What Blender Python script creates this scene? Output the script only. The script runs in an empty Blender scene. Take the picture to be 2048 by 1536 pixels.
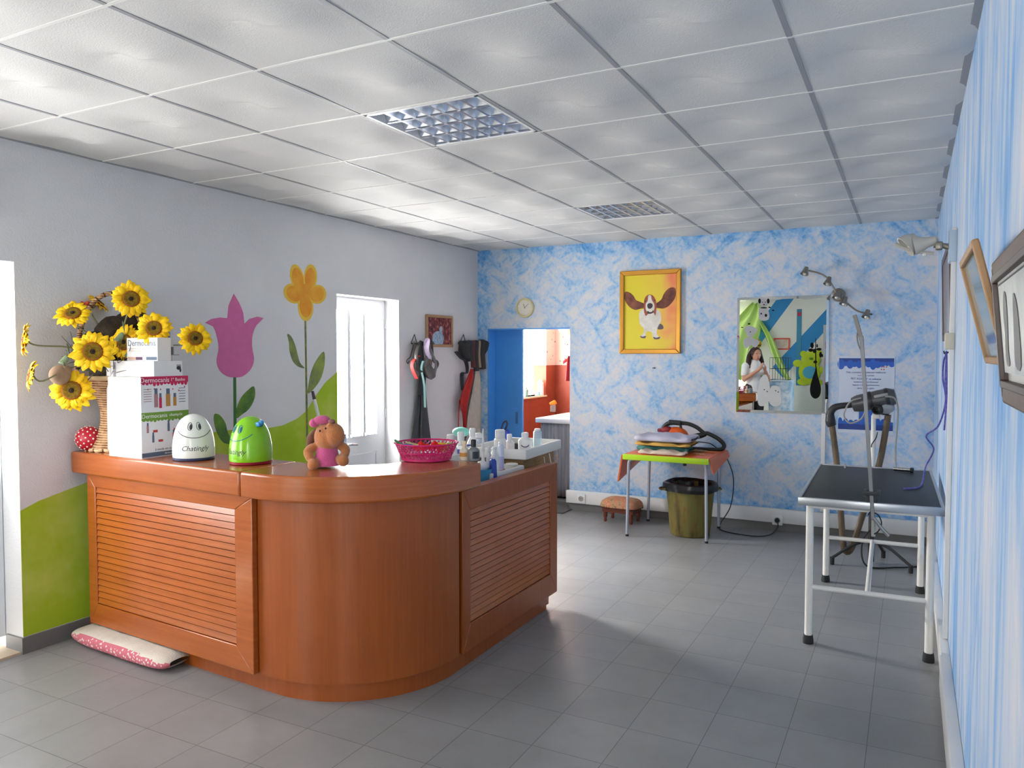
import bpy, bmesh, math, random
from math import sin, cos, pi, radians
from mathutils import Vector, Matrix, Euler
random.seed(7)
SC = bpy.context.scene
COL = SC.collection
V = Vector
# ---------------------------------------------------------------- camera
FPX, CZ, YAW, PITCH = 1531.0, 1.517, 0.4796, -0.0391
cam_d = bpy.data.cameras.new('camera'); cam = bpy.data.objects.new('camera', cam_d); COL.objects.link(cam)
cam_d.sensor_width = 36.0; cam_d.lens = 36.0*FPX/2048.0; cam_d.clip_start = .05; cam_d.clip_end = 60
cam.location = (0, 0, CZ); cam.rotation_euler = (pi/2+PITCH, 0, YAW)
SC.camera = cam
SC.view_settings.view_transform = 'Standard'; SC.view_settings.look = 'None'
SC.view_settings.gamma = 1.0; SC.view_settings.exposure = 0.95; SC.view_settings.use_curve_mapping = False
CM = Euler((pi/2+PITCH, 0, YAW)).to_matrix(); CP = V((0, 0, CZ))
def ray(u, v): return CM @ V(((u-1024)/FPX, -(v-768)/FPX, -1.0))
def onx(u, v, x): d = ray(u, v); return CP + d*(x/d.x)
def ony(u, v, y): d = ray(u, v); return CP + d*(y/d.y)
def onz(u, v, z): d = ray(u, v); return CP + d*((z-CZ)/d.z)
XL, XR, YB, YF, ZC = -3.96, .176, 6.85, -1.8, 2.573
# ---------------------------------------------------------------- materials
def lin(c):
    r = []
    for k in c[:3]:
        k /= 255.0
        r.append(k/12.92 if k <= .04045 else ((k+.055)/1.055)**2.4)
    return (r[0], r[1], r[2], 1.0)
MATS = {}
def M(name, rgb=(200, 200, 200), rough=.55, metal=0.0, emit=0.0, trans=0.0, coat=0.0, spec=.5, var=0.0, vscale=20, bump=0.0, bscale=80, sheen=0.0, alpha=1.0):
    if name in MATS: return MATS[name]
    m = bpy.data.materials.new(name); m.use_nodes = True; nt = m.node_tree
    b = nt.nodes['Principled BSDF']
    b.inputs['Base Color'].default_value = lin(rgb); b.inputs['Roughness'].default_value = rough
    b.inputs['Metallic'].default_value = metal; b.inputs['Transmission Weight'].default_value = trans
    b.inputs['Coat Weight'].default_value = coat; b.inputs['Coat Roughness'].default_value = .12
    b.inputs['Specular IOR Level'].default_value = spec; b.inputs['Sheen Weight'].default_value = sheen
    b.inputs['Alpha'].default_value = alpha
    if emit: b.inputs['Emission Color'].default_value = lin(rgb); b.inputs['Emission Strength'].default_value = emit
    if var or bump:
        tc = nt.nodes.new('ShaderNodeTexCoord'); no = nt.nodes.new('ShaderNodeTexNoise')
        no.inputs['Scale'].default_value = vscale; no.inputs['Detail'].default_value = 4
        nt.links.new(tc.outputs['Object'], no.inputs['Vector'])
        if var:
            hs = nt.nodes.new('ShaderNodeHueSaturation'); hs.inputs['Color'].default_value = lin(rgb)
            mr = nt.nodes.new('ShaderNodeMapRange'); mr.inputs['From Min'].default_value = .3; mr.inputs['From Max'].default_value = .7
            mr.inputs['To Min'].default_value = 1-var; mr.inputs['To Max'].default_value = 1+var
            nt.links.new(no.outputs['Fac'], mr.inputs['Value']); nt.links.new(mr.outputs[0], hs.inputs['Value'])
            nt.links.new(hs.outputs[0], b.inputs['Base Color'])
        if bump:
            n2 = nt.nodes.new('ShaderNodeTexNoise'); n2.inputs['Scale'].default_value = bscale; n2.inputs['Detail'].default_value = 3
            nt.links.new(tc.outputs['Object'], n2.inputs['Vector'])
            bp = nt.nodes.new('ShaderNodeBump'); bp.inputs['Strength'].default_value = bump; bp.inputs['Distance'].default_value = .01
            nt.links.new(n2.outputs['Fac'], bp.inputs['Height']); nt.links.new(bp.outputs[0], b.inputs['Normal'])
    MATS[name] = m
    return m
def ramp(nt, stops):
    r = nt.nodes.new('ShaderNodeValToRGB'); e = r.color_ramp.elements
    while len(e) < len(stops): e.new(.5)
    for k, (p, c) in enumerate(stops): e[k].position = p; e[k].color = lin(c)
    return r
def mapped(nt, rot=(0, 0, 0), scale=(1, 1, 1), loc=(0, 0, 0)):
    tc = nt.nodes.new('ShaderNodeTexCoord')
    m1 = nt.nodes.new('ShaderNodeMapping'); m1.inputs['Rotation'].default_value = rot; m1.inputs['Location'].default_value = loc
    m2 = nt.nodes.new('ShaderNodeMapping'); m2.inputs['Scale'].default_value = scale
    nt.links.new(tc.outputs['Object'], m1.inputs['Vector']); nt.links.new(m1.outputs[0], m2.inputs['Vector'])
    return m2.outputs[0]
def noise(nt, vec, scale, detail=5, rough=.6, dist=0.0):
    n = nt.nodes.new('ShaderNodeTexNoise'); n.inputs['Scale'].default_value = scale; n.inputs['Detail'].default_value = detail
    n.inputs['Roughness'].default_value = rough; n.inputs['Distortion'].default_value = dist
    nt.links.new(vec, n.inputs['Vector']); return n.outputs['Fac']
def math_n(nt, op, a, b=None):
    n = nt.nodes.new('ShaderNodeMath'); n.operation = op
    for k, q in enumerate((a, b)):
        if q is None: continue
        if isinstance(q, (int, float)): n.inputs[k].default_value = q
        else: nt.links.new(q, n.inputs[k])
    return n.outputs[0]
def base(name, rough=.6, spec=.5, coat=0):
    m = bpy.data.materials.new(name); m.use_nodes = True; b = m.node_tree.nodes['Principled BSDF']
    b.inputs['Roughness'].default_value = rough; b.inputs['Specular IOR Level'].default_value = spec; b.inputs['Coat Weight'].default_value = coat
    MATS[name] = m; return m, m.node_tree, b
def bump(nt, b, h, strength, dist=.01):
    bp = nt.nodes.new('ShaderNodeBump'); bp.inputs['Strength'].default_value = strength; bp.inputs['Distance'].default_value = dist
    nt.links.new(h, bp.inputs['Height']); nt.links.new(bp.outputs[0], b.inputs['Normal'])
def mat_sponged(name, edge):
    m, nt, b = base(name, .75, .3)
    a = noise(nt, mapped(nt, (0, radians(38), 0), (2.6, 1, 5.6)), 1.7, 5, .58, .5)
    c = noise(nt, mapped(nt, (0, radians(-42), 0), (2.4, 1, 5.0), (7, 3, 1)), 1.8, 5, .58, .5)
    d = noise(nt, mapped(nt), 34, 3, .6)
    s = math_n(nt, 'MAXIMUM', a, c)
    s = math_n(nt, 'ADD', s, math_n(nt, 'MULTIPLY', math_n(nt, 'SUBTRACT', d, .5), .40))
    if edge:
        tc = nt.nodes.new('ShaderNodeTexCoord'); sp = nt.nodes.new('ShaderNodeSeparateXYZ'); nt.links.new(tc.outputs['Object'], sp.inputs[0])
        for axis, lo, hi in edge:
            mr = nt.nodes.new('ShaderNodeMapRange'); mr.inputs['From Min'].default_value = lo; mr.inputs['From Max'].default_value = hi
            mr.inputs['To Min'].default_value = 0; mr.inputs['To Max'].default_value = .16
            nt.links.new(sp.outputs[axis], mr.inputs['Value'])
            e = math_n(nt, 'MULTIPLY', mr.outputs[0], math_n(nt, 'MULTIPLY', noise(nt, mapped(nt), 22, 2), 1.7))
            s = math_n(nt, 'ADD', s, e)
    r = ramp(nt, [(.42, (214, 213, 219)), (.55, (190, 205, 225)), (.65, (156, 192, 227)), (.80, (100, 160, 219)), (.92, (60, 134, 210))])
    nt.links.new(s, r.inputs[0]); nt.links.new(r.outputs[0], b.inputs['Base Color'])
    bump(nt, b, noise(nt, mapped(nt), 120, 3), .15, .004); return m
def mat_streaked(name):
    m, nt, b = base(name, .75, .3)
    a = noise(nt, mapped(nt, (0, 0, 0), (1, 3.2, .75)), 1.5, 5, .62, .8)
    c = noise(nt, mapped(nt, (0, 0, 0), (1, 14, 1.1), (0, 3, 0)), 1.3, 4, .6, .3)
    s = math_n(nt, 'ADD', math_n(nt, 'MULTIPLY', a, .72), math_n(nt, 'MULTIPLY', c, .28))
    r = ramp(nt, [(.34, (222, 222, 230)), (.47, (190, 208, 232)), (.56, (148, 188, 232)), (.70, (98, 156, 222))])
    nt.links.new(s, r.inputs[0]); nt.links.new(r.outputs[0], b.inputs['Base Color'])
    bump(nt, b, noise(nt, mapped(nt, (0, 0, 0), (1, 1, .3)), 90, 3), .15, .004); return m
def mat_wood(name, light, dark, horiz, rough=.28, coat=.25):
    m, nt, b = base(name, rough, .5, coat)
    b.inputs['Coat Roughness'].default_value = .16
    sc = (1.2, 1.2, 26) if horiz else (24, 24, 1.0)
    a = noise(nt, mapped(nt, (0, 0, 0), sc), 2.0, 6, .65, .4)
    c = noise(nt, mapped(nt), 4, 3)
    s = math_n(nt, 'ADD', math_n(nt, 'MULTIPLY', a, .7), math_n(nt, 'MULTIPLY', c, .3))
    r = ramp(nt, [(.32, dark), (.66, light)])
    nt.links.new(s, r.inputs[0]); nt.links.new(r.outputs[0], b.inputs['Base Color']); return m
def mat_floor(name):
    m, nt, b = base(name, .34, .5)
    vec = mapped(nt, (0, 0, 0), (1, 1, 1), (.7, -3.22+.6, 0))
    br = nt.nodes.new('ShaderNodeTexBrick'); br.offset = 0; br.squash = 1
    br.inputs['Scale'].default_value = 1; br.inputs['Brick Width'].default_value = .2885; br.inputs['Row Height'].default_value = .30
    br.inputs['Mortar Size'].default_value = .0016; br.inputs['Mortar Smooth'].default_value = .3; br.inputs['Bias'].default_value = 0
    br.inputs['Color1'].default_value = lin((138, 138, 138)); br.inputs['Color2'].default_value = lin((132, 133, 134)); br.inputs['Mortar'].default_value = lin((84, 83, 82))
    nt.links.new(vec, br.inputs['Vector'])
    n = noise(nt, mapped(nt), 3.0, 6, .7)
    hs = nt.nodes.new('ShaderNodeHueSaturation'); nt.links.new(br.outputs['Color'], hs.inputs['Color'])
    mr = nt.nodes.new('ShaderNodeMapRange'); mr.inputs['From Min'].default_value = .3; mr.inputs['From Max'].default_value = .7; mr.inputs['To Min'].default_value = .9; mr.inputs['To Max'].default_value = 1.1
    nt.links.new(n, mr.inputs['Value']); nt.links.new(mr.outputs[0], hs.inputs['Value']); nt.links.new(hs.outputs[0], b.inputs['Base Color'])
    bump(nt, b, noise(nt, mapped(nt), 60, 4), .08, .003); return m
def mat_speck(name, bg, fg, scale, thr, rough=.7):
    m, nt, b = base(name, rough, .3)
    vo = nt.nodes.new('ShaderNodeTexVoronoi'); vo.inputs['Scale'].default_value = scale
    nt.links.new(mapped(nt), vo.inputs['Vector'])
    r = ramp(nt, [(thr*.8, fg), (thr, bg)]); nt.links.new(vo.outputs['Distance'], r.inputs[0]); nt.links.new(r.outputs[0], b.inputs['Base Color']); return m
def mat_noise(name, stops, scale, stretch=(1, 1, 1), rough=.7, detail=5, dist=0.0, bmp=0.0):
    m, nt, b = base(name, rough, .3)
    n = noise(nt, mapped(nt, (0, 0, 0), stretch), scale, detail, .65, dist)
    r = ramp(nt, stops); nt.links.new(n, r.inputs[0]); nt.links.new(r.outputs[0], b.inputs['Base Color'])
    if bmp: bump(nt, b, n, bmp, .01)
    return m
# ---------------------------------------------------------------- mesh builder
def catmull(pts, n=6, closed=False):
    P = [V(p) for p in pts]; out = []
    m = len(P)
    if m < 3: return P
    rng = range(m if closed else m-1)
    for i in rng:
        if closed: p0, p1, p2, p3 = P[i-1], P[i], P[(i+1) % m], P[(i+2) % m]
        else: p0, p1, p2, p3 = P[max(i-1, 0)], P[i], P[i+1], P[min(i+2, m-1)]
        for k in range(n):
            t = k/n
            out.append(.5*((2*p1)+(p2-p0)*t+(2*p0-5*p1+4*p2-p3)*t*t+(3*p1-p0-3*p2+p3)*t**3))
    if not closed: out.append(P[-1])
    return out
class MB:
    def __init__(s): s.b = bmesh.new(); s.mi = 0
    def f(s, vs):
        try:
            q = s.b.faces.new(vs); q.material_index = s.mi; return q
        except ValueError: return None
    def v(s, p): return s.b.verts.new(p)
    def poly(s, pts): return s.f([s.v(p) for p in pts])
    def box(s, c, d, rot=None):
        c = V(c); R = rot if rot is not None else Matrix.Identity(3)
        vs = [s.v(c + R @ V((x*d[0]/2, y*d[1]/2, z*d[2]/2))) for x in (-1, 1) for y in (-1, 1) for z in (-1, 1)]
        for q in ((0, 1, 3, 2), (4, 6, 7, 5), (0, 4, 5, 1), (2, 3, 7, 6), (0, 2, 6, 4), (1, 5, 7, 3)): s.f([vs[k] for k in q])
        return s
    def mm(s, a, b): return s.box([(a[k]+b[k])/2 for k in range(3)], [abs(b[k]-a[k]) for k in range(3)])
    def rbox(s, c, d, r=.01, seg=3, rot=None):
        t = bmesh.new(); bmesh.ops.create_cube(t, size=1.0)
        for q in t.verts: q.co = V((q.co.x*d[0], q.co.y*d[1], q.co.z*d[2]))
        bmesh.ops.bevel(t, geom=t.edges[:], offset=r, segments=seg, profile=.5, affect='EDGES')
        R = rot if rot is not None else Matrix.Identity(3)
        return s.absorb(t, Matrix.Translation(V(c)) @ R.to_4x4())
    def absorb(s, t, mat=None):
        mp = {}
        for q in t.verts: mp[q] = s.v(mat @ q.co if mat is not None else q.co)
        for fa in t.faces: s.f([mp[q] for q in fa.verts])
        t.free(); return s
    def ring(s, c, ax, r, seg, ref=None):
        ax = V(ax).normalized(); ref = ref or (V((0, 0, 1)) if abs(ax.z) < .95 else V((1, 0, 0)))
        a = ax.cross(ref).normalized(); b = ax.cross(a)
        return [s.v(V(c)+(a*cos(2*pi*k/seg)+b*sin(2*pi*k/seg))*r) for k in range(seg)]
    def bridge(s, A, B):
        n = len(A)
        for k in range(n): s.f([A[k], A[(k+1) % n], B[(k+1) % n], B[k]])
    def cyl(s, p0, p1, r0, r1=None, seg=16, caps=True):
        r1 = r0 if r1 is None else r1; ax = V(p1)-V(p0)
        A = s.ring(p0, ax, r0, seg); B = s.ring(p1, ax, r1, seg); s.bridge(A, B)
        if caps: s.f(A[::-1]); s.f(B)
        return s
    def tube(s, pts, r, seg=8, smooth=5, closed=False, caps=True, flat=None):
        P = catmull(pts, smooth, closed) if smooth and len(pts) > 2 else [V(p) for p in pts]
        n = len(P); rings = []; ref = None
        for i, p in enumerate(P):
            if closed: t = P[(i+1) % n]-P[i-1]
            else: t = P[min(i+1, n-1)]-P[max(i-1, 0)]
            if t.length < 1e-9: t = V((0, 0, 1))
            t.normalize()
            if ref is None:
                up = V((0, 0, 1)) if abs(t.z) < .9 else V((1, 0, 0)); ref = t.cross(up).normalized()
            ref = (ref - t*ref.dot(t)).normalized(); bb = t.cross(ref)
            if isinstance(r, (list, tuple)):
                q = i/(n-1)*(len(r)-1); k = min(int(q), len(r)-2); rr = r[k]+(r[k+1]-r[k])*(q-k)
            else: rr = r
            fl = flat or 1.0
            rings.append([s.v(p+(ref*cos(2*pi*k/seg)+bb*sin(2*pi*k/seg)*fl)*rr) for k in range(seg)])
        for i in range(n-1 if not closed else n): s.bridge(rings[i], rings[(i+1) % n])
        if caps and not closed: s.f(rings[0][::-1]); s.f(rings[-1])
        return s
    def lathe(s, prof, c=(0, 0, 0), seg=24, mat=None, sx=1.0, sy=1.0, mis=None):
        c = V(c); rows = []
        for (r, z) in prof:
            row = []
            for k in range(seg):
                p = V((r*sx*cos(2*pi*k/seg), r*sy*sin(2*pi*k/seg), z))
                if mat is not None: p = mat @ p
                row.append(s.v(c+p))
            rows.append(row)
        for i in range(len(rows)-1):
            if mis: s.mi = mis[i]
            s.bridge(rows[i], rows[i+1])
        if prof[0][0] > 1e-4:
            if mis: s.mi = mis[0]
            s.f(rows[0][::-1])
        if prof[-1][0] > 1e-4:
            if mis: s.mi = mis[-1]
            s.f(rows[-1])
        return s
    def ball(s, c, r, u=16, v=10, rot=None):
        if not isinstance(r, (list, tuple)): r = (r, r, r)
        t = bmesh.new(); bmesh.ops.create_uvsphere(t, u_segments=u, v_segments=v, radius=1)
        R = (rot if rot is not None else Matrix.Identity(3)).to_4x4()
        return s.absorb(t, Matrix.Translation(V(c)) @ R @ Matrix.Diagonal((r[0], r[1], r[2], 1)))
    def prism(s, pts, off):
        off = V(off); A = [s.v(V(p)) for p in pts]; B = [s.v(V(p)+off) for p in pts]; n = len(A)
        s.f(A[::-1]); s.f(B); s.bridge(A, B); return s
    def grid(s, fn, nu, nv, closed_u=False):
        g = [[s.v(fn(i/nu, j/nv)) for j in range(nv+1)] for i in range(nu if closed_u else nu+1)]
        for i in range(nu):
            for j in range(nv): s.f([g[i][j], g[(i+1) % len(g)][j], g[(i+1) % len(g)][j+1], g[i][j+1]])
        return s
    def text(s, txt, size, mat, depth=.0006, align='CENTER', shear=0.0):
        cu = bpy.data.curves.new('t', 'FONT'); cu.body = txt; cu.size = size; cu.align_x = align; cu.align_y = 'CENTER'; cu.extrude = depth; cu.shear = shear
        cu.resolution_u = 2
        o = bpy.data.objects.new('t', cu); COL.objects.link(o)
        me = bpy.data.meshes.new_from_object(o.evaluated_get(bpy.context.evaluated_depsgraph_get()))
        t = bmesh.new(); t.from_mesh(me); s.absorb(t, mat)
        bpy.data.objects.remove(o); bpy.data.curves.remove(cu); bpy.data.meshes.remove(me)
        return s
def rootof(o):
    while o.parent is not None: o = o.parent
    return o
def mesh_obj(mb, name, mats, parent=None, loc=None, smooth=True, bevel=0.0, bseg=2, ang=40, mods=None, rz=0.0):
    """Builds the collected world-space geometry as one object; its coordinates become local to its thing."""
    bm = mb.b
    if parent is not None:
        r = rootof(parent); T = Matrix.LocRotScale(r.location, r.rotation_euler, None).inverted()
    else: T = Matrix.LocRotScale(V(loc or (0, 0, 0)), Euler((0, 0, rz)), None).inverted()
    bm.transform(T)
    bmesh.ops.recalc_face_normals(bm, faces=bm.faces[:])
    me = bpy.data.meshes.new(name); bm.to_mesh(me); bm.free()
    if not isinstance(mats, (list, tuple)): mats = [mats]
    for m in mats: me.materials.append(m)
    o = bpy.data.objects.new(name, me); COL.objects.link(o)
    if parent is not None: o.parent = parent
    else: o.location = loc or (0, 0, 0); o.rotation_euler = (0, 0, rz)
    if smooth:
        me.shade_smooth()
        try: me.set_sharp_from_angle(angle=radians(ang))
        except Exception: pass
    if bevel:
        b = o.modifiers.new('Bevel', 'BEVEL'); b.width = bevel; b.segments = bseg; b.limit_method = 'ANGLE'; b.angle_limit = radians(35); b.harden_normals = False
    for kind, kw in (mods or []):
        d = o.modifiers.new(kind.title(), kind)
        for k, q in kw.items(): setattr(d, k, q)
    return o
def thing(name, label, cat, loc, rz=0.0, group=None):
    o = bpy.data.objects.new(name, None); COL.objects.link(o); o.empty_display_size = .05
    o.location = loc; o.rotation_euler = (0, 0, rz); o['label'] = label; o['category'] = cat
    if group: o['group'] = group
    return o
def part(name, mb, mats, parent, label=None, **kw):
    o = mesh_obj(mb, name, mats, parent, **kw)
    if label: o['label'] = label
    return o
def solo(name, mb, mats, label, cat, loc, group=None, kind=None, **kw):
    o = mesh_obj(mb, name, mats, None, loc, **kw); o['label'] = label; o['category'] = cat
    if group: o['group'] = group
    if kind: o['kind'] = kind
    return o
def struct(name, mb, mats, label=None, **kw):
    o = mesh_obj(mb, name, mats, None, kw.pop('loc', (0, 0, 0)), **kw); o['kind'] = 'structure'
    if label: o['label'] = label
    return o
def copy_tree(o, parent=None):
    c = o.copy(); COL.objects.link(c)
    if parent is not None: c.parent = parent
    for ch in list(o.children): copy_tree(ch, c)
    return c
REM = lambda v=.01: [('REMESH', dict(mode='VOXEL', voxel_size=v, use_smooth_shade=True)), ('SMOOTH', dict(factor=.5, iterations=4))]
def rotz(a): return Matrix.Rotation(a, 3, 'Z')
# ================================================================ SETTING
m_white = M('white_paint', (228, 228, 228), .5, bump=.1, bscale=60)
m_plaster = M('pale_plaster', (222, 222, 224), .8, var=.03, vscale=3, bump=.25, bscale=110)
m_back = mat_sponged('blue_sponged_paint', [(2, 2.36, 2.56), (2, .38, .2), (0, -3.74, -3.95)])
m_right = mat_streaked('blue_streaked_paint')
m_floor = mat_floor('grey_floor_tile')
m_ceil = M('ceiling_tile_white', (212, 212, 211), .62, bump=.25, bscale=190)
m_bar = M('ceiling_grid_shadow_grey', (150, 152, 158), .5)  # grey puts the shadow gap along the lengthwise bars into their colour
m_barw = M('ceiling_grid_white', (226, 226, 224), .5)
m_greytile = M('grey_baseboard_tile', (112, 112, 112), .4, var=.05)
m_duct = M('white_duct_plastic', (226, 226, 226), .4)
m_blue = M('blue_gloss_paint', (74, 156, 234), .45, var=.04, vscale=6)
m_green = mat_noise('green_mural_paint', [(.3, (150, 180, 26)), (.5, (166, 194, 44)), (.72, (200, 212, 104))], 1.3, rough=.75)
m_pane = M('daylit_pane', (255, 255, 255), .4, emit=1.0)
def pane_mat(name, k, rgb=(255, 252, 246)): return M(name, rgb, .4, emit=k)
def frosted(name, k, f):
    if name in MATS: return MATS[name]
    m = bpy.data.materials.new(name); m.use_nodes = True; nt = m.node_tree; nt.nodes.clear()
    e = nt.nodes.new('ShaderNodeEmission'); e.inputs['Color'].default_value = (1, .98, .95, 1); e.inputs['Strength'].default_value = k
    t = nt.nodes.new('ShaderNodeBsdfTransparent'); x = nt.nodes.new('ShaderNodeMixShader'); x.inputs[0].default_value = f; o = nt.nodes.new('ShaderNodeOutputMaterial')
    nt.links.new(t.outputs[0], x.inputs[1]); nt.links.new(e.outputs[0], x.inputs[2]); nt.links.new(x.outputs[0], o.inputs[0]); MATS[name] = m; return m
WT = .16
# floor
b = MB(); b.mm((XL-.35, YF-.2, -.1), (XR+.2, YB+.02, 0)); struct('floor', b, m_floor, smooth=False)
# ceiling: pinched relief tiles
b = MB(); GX0, GY0, TS = -.376, 2.727, .6
def relief(x, y):
    th = math.atan2(y, x) % (2*pi); r = math.hypot(x, y); e = max(abs(x), abs(y))/(TS/2)
    g = (pi/2-th) if th < pi else (th-3*pi/2)
    t = min(r/.36, 1.0); return .30*r*g*(1-t)**2*max(0.0, 1-e**6)
def axis_cells(g0, lo, hi):
    ks = []; k = math.floor((lo-g0)/TS)
    while g0+k*TS < hi: ks.append(k); k += 1
    return ks
for i in axis_cells(GX0, XL, XR):
    for j in axis_cells(GY0, YF, YB):
        if i == -3 and j in (0, 4): continue
        x0, y0 = GX0+i*TS, GY0+j*TS; N = 20; g = {}
        for p in range(N+1):
            for q in range(N+1):
                x = x0+TS*p/N; y = y0+TS*q/N
                if not (XL-.3 < x < XR+.3 and YF-.3 < y < YB+.3): continue
                z = ZC - relief(x-x0-TS/2, y-y0-TS/2)
                g[p, q] = b.v((min(max(x, XL-.01), XR+.01), min(max(y, YF-.01), YB+.01), z))
        for p in range(N):
            for q in range(N):
                if all(k in g for k in ((p, q), (p+1, q), (p+1, q+1), (p, q+1))):
                    b.f([g[p, q], g[p+1, q], g[p+1, q+1], g[p, q+1]])
b.mm((XL-.3, YF-.2, ZC+.17), (XR+.2, YB+.2, ZC+.22))
ceil = struct('ceiling', b, m_ceil, ang=14)
b = MB(); b.mi = 0
for i in axis_cells(GX0, XL+.6, XR+.01):
    x = GX0+i*TS
    if XL < x < XR: b.mm((x-.009, YF, ZC-.002), (x+.009, YB, ZC+.03))
b.mm((XR-.025, YF, ZC-.004), (XR, YB, ZC+.02)); b.mm((XL, YF, ZC-.003), (XL+.02, YB, ZC+.02))
b.mi = 1
for j in axis_cells(GY0, YF+.3, YB):
    y = GY0+j*TS
    if YF < y < YB: b.mm((XL, y-.006, ZC-.003), (XR, y+.006, ZC+.02))
struct('trim_1', b, [m_bar, m_barw], 'ceiling grid bars between the tiles', smooth=False)
# walls
D1A, D1B, DTOP = .85, 2.25, 1.975            # first left door opening
D2A, D2B = 4.662, 5.476                      # second left door opening
b = MB()
def wallx(b, x0, x1, ya, yb, za, zb): b.mm((x0, ya, za), (x1, yb, zb))
for (ya, yb, za, zb) in ((YF-.2, D1A, 0, ZC+.2), (D1A, D1B, DTOP, ZC+.2), (D1B, D2A, 0, ZC+.2), (D2A, D2B, 1.985, ZC+.2), (D2B, YB+.17, 0, ZC+.2)):
    wallx(b, XL-.3, XL, ya, yb, za, zb)
wl = struct('wall_left', b, m_plaster, smooth=False)
# mural, painted on the wall
def wallpoly(b, pts, th=.0012, x=XL):
    cx = sum(p[0] for p in pts)/len(pts); cz = sum(p[1] for p in pts)/len(pts)
    b.prism([V((x, y, z)) for y, z in pts], (th, 0, 0))
def smooth2(pts, n=4): return [(p.y, p.z) for p in catmull([(0, y, z) for y, z in pts], n, True)]
hill = [(2.25, .085), (2.25, .728), (2.34, .762), (2.51, .80), (2.75, .85), (3.1, .95), (3.38, 1.011), (3.544, 1.02), (3.718, 1.013), (3.903, 1.0), (4.07, 1.009), (4.213, 1.044), (4.313, 1.095), (4.417, 1.204), (4.524, 1.30), (4.662, 1.378), (4.662, .085)]
b = MB(); wallpoly(b, hill, .0008)
part('painted_hill', b, m_green, wl, 'green hills painted along the bottom of the left wall', smooth=False)
m_pink = M('mural_pink', (214, 112, 166), .75, var=.04); m_stem = M('mural_stem_green', (62, 118, 62), .75)
m_leaf = mat_noise('mural_leaf_green', [(.35, (58, 98, 58)), (.65, (120, 160, 60))], 5)
tulip = [(3.642, 1.914), (3.598, 1.834), (3.586, 1.751), (3.525, 1.753), (3.455, 1.74), (3.408, 1.715), (3.467, 1.695), (3.497, 1.635), (3.512, 1.554), (3.494, 1.472), (3.519, 1.41), (3.576, 1.373), (3.636, 1.363), (3.71, 1.369), (3.781, 1.416), (3.81, 1.48), (3.795, 1.566), (3.799, 1.641), (3.835, 1.712), (3.901, 1.764), (3.844, 1.772), (3.773, 1.753), (3.73, 1.719), (3.721, 1.788), (3.685, 1.86)]
def crisp(pts, keep):
    out = []; n = len(pts)
    S = smooth2(pts, 4)
    for i in range(n):
        if i in keep: out.append(pts[i])
        else: out += S[4*i:4*i+1]
        if i not in keep and (i+1) % n not in keep: out += S[4*i+1:4*i+4]
    return out
b = MB(); wallpoly(b, crisp(tulip, (0, 2, 3, 5, 19, 21, 22)), .0022)
tp = part('painted_tulip', b, m_pink, wl, 'pink tulip painted on the left wall', smooth=False)
b = MB(); wallpoly(b, [(3.629, 1.37), (3.653, 1.37), (3.649, .86), (3.623, .86)], .0016); part('stem', b, m_stem, tp, smooth=False)
for pts in ([(3.807, 1.297), (3.813, 1.221), (3.762, 1.148), (3.692, 1.11), (3.651, 1.092), (3.652, 1.155), (3.694, 1.227), (3.75, 1.272)], [(3.469, 1.131), (3.513, 1.122), (3.558, 1.067), (3.576, 1.003), (3.621, .936), (3.608, .925), (3.542, .939), (3.492, 1.001), (3.468, 1.075)]):
    b = MB(); wallpoly(b, smooth2(pts, 3), .0019); part('leaf', b, m_leaf, tp, smooth=False)
m_yel = M('mural_yellow', (236, 196, 70), .75); m_ora = mat_noise('mural_orange', [(.35, (240, 176, 62)), (.65, (232, 150, 48))], 9)
def ell(cy, cz, ry, rz, a=0, n=20):
    return [(cy+ry*cos(t)*cos(a)-rz*sin(t)*sin(a), cz+ry*cos(t)*sin(a)+rz*sin(t)*cos(a)) for t in [2*pi*k/n for k in range(n)]]
pet = [(4.233, 2.07, .062, .092, .35), (4.372, 2.085, .062, .092, -.2), (4.197, 1.953, .092, .066, -.12), (4.445, 1.965, .09, .066, .2), (4.318, 1.862, .072, .095, 0), (4.318, 1.973, .07, .07, 0)]
b = MB()
for k, (y, z, ry, rz_, a) in enumerate(pet): wallpoly(b, ell(y, z, ry*1.12, rz_*1.08, a), .0012+.0002*k)
fp = part('painted_daisy', b, m_yel, wl, 'orange and yellow flower painted on the left wall', smooth=False)
b = MB()
for k, (y, z, ry, rz_, a) in enumerate(pet): wallpoly(b, ell(4.318+(y-4.318)*.94, 1.973+(z-1.973)*.94, ry*.88, rz_*.86, a), .0026+.0002*k)
part('petal_centers', b, m_ora, fp, smooth=False)
m_stem2 = mat_noise('mural_stem_olive', [(.4, (108, 112, 84)), (.6, (140, 140, 70))], 30)
b = MB(); wallpoly(b, [(4.304, 1.79), (4.322, 1.79), (4.329, .80), (4.309, .80)], .0016); part('stem', b, m_stem2, fp, smooth=False)
m_leaf2 = mat_noise('mural_leaf_olive', [(.35, (96, 106, 88)), (.65, (150, 164, 78))], 5)
for pts in ([(4.127, 1.66), (4.166, 1.643), (4.205, 1.581), (4.229, 1.512), (4.252, 1.454), (4.301, 1.413), (4.235, 1.425), (4.179, 1.466), (4.149, 1.535), (4.142, 1.603)], [(4.51, 1.536), (4.517, 1.439), (4.48, 1.343), (4.418, 1.274), (4.332, 1.224), (4.342, 1.3), (4.368, 1.382), (4.421, 1.464)]):
    b = MB(); wallpoly(b, smooth2(pts, 3), .0019); part('leaf', b, m_leaf2, fp, smooth=False)
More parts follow.
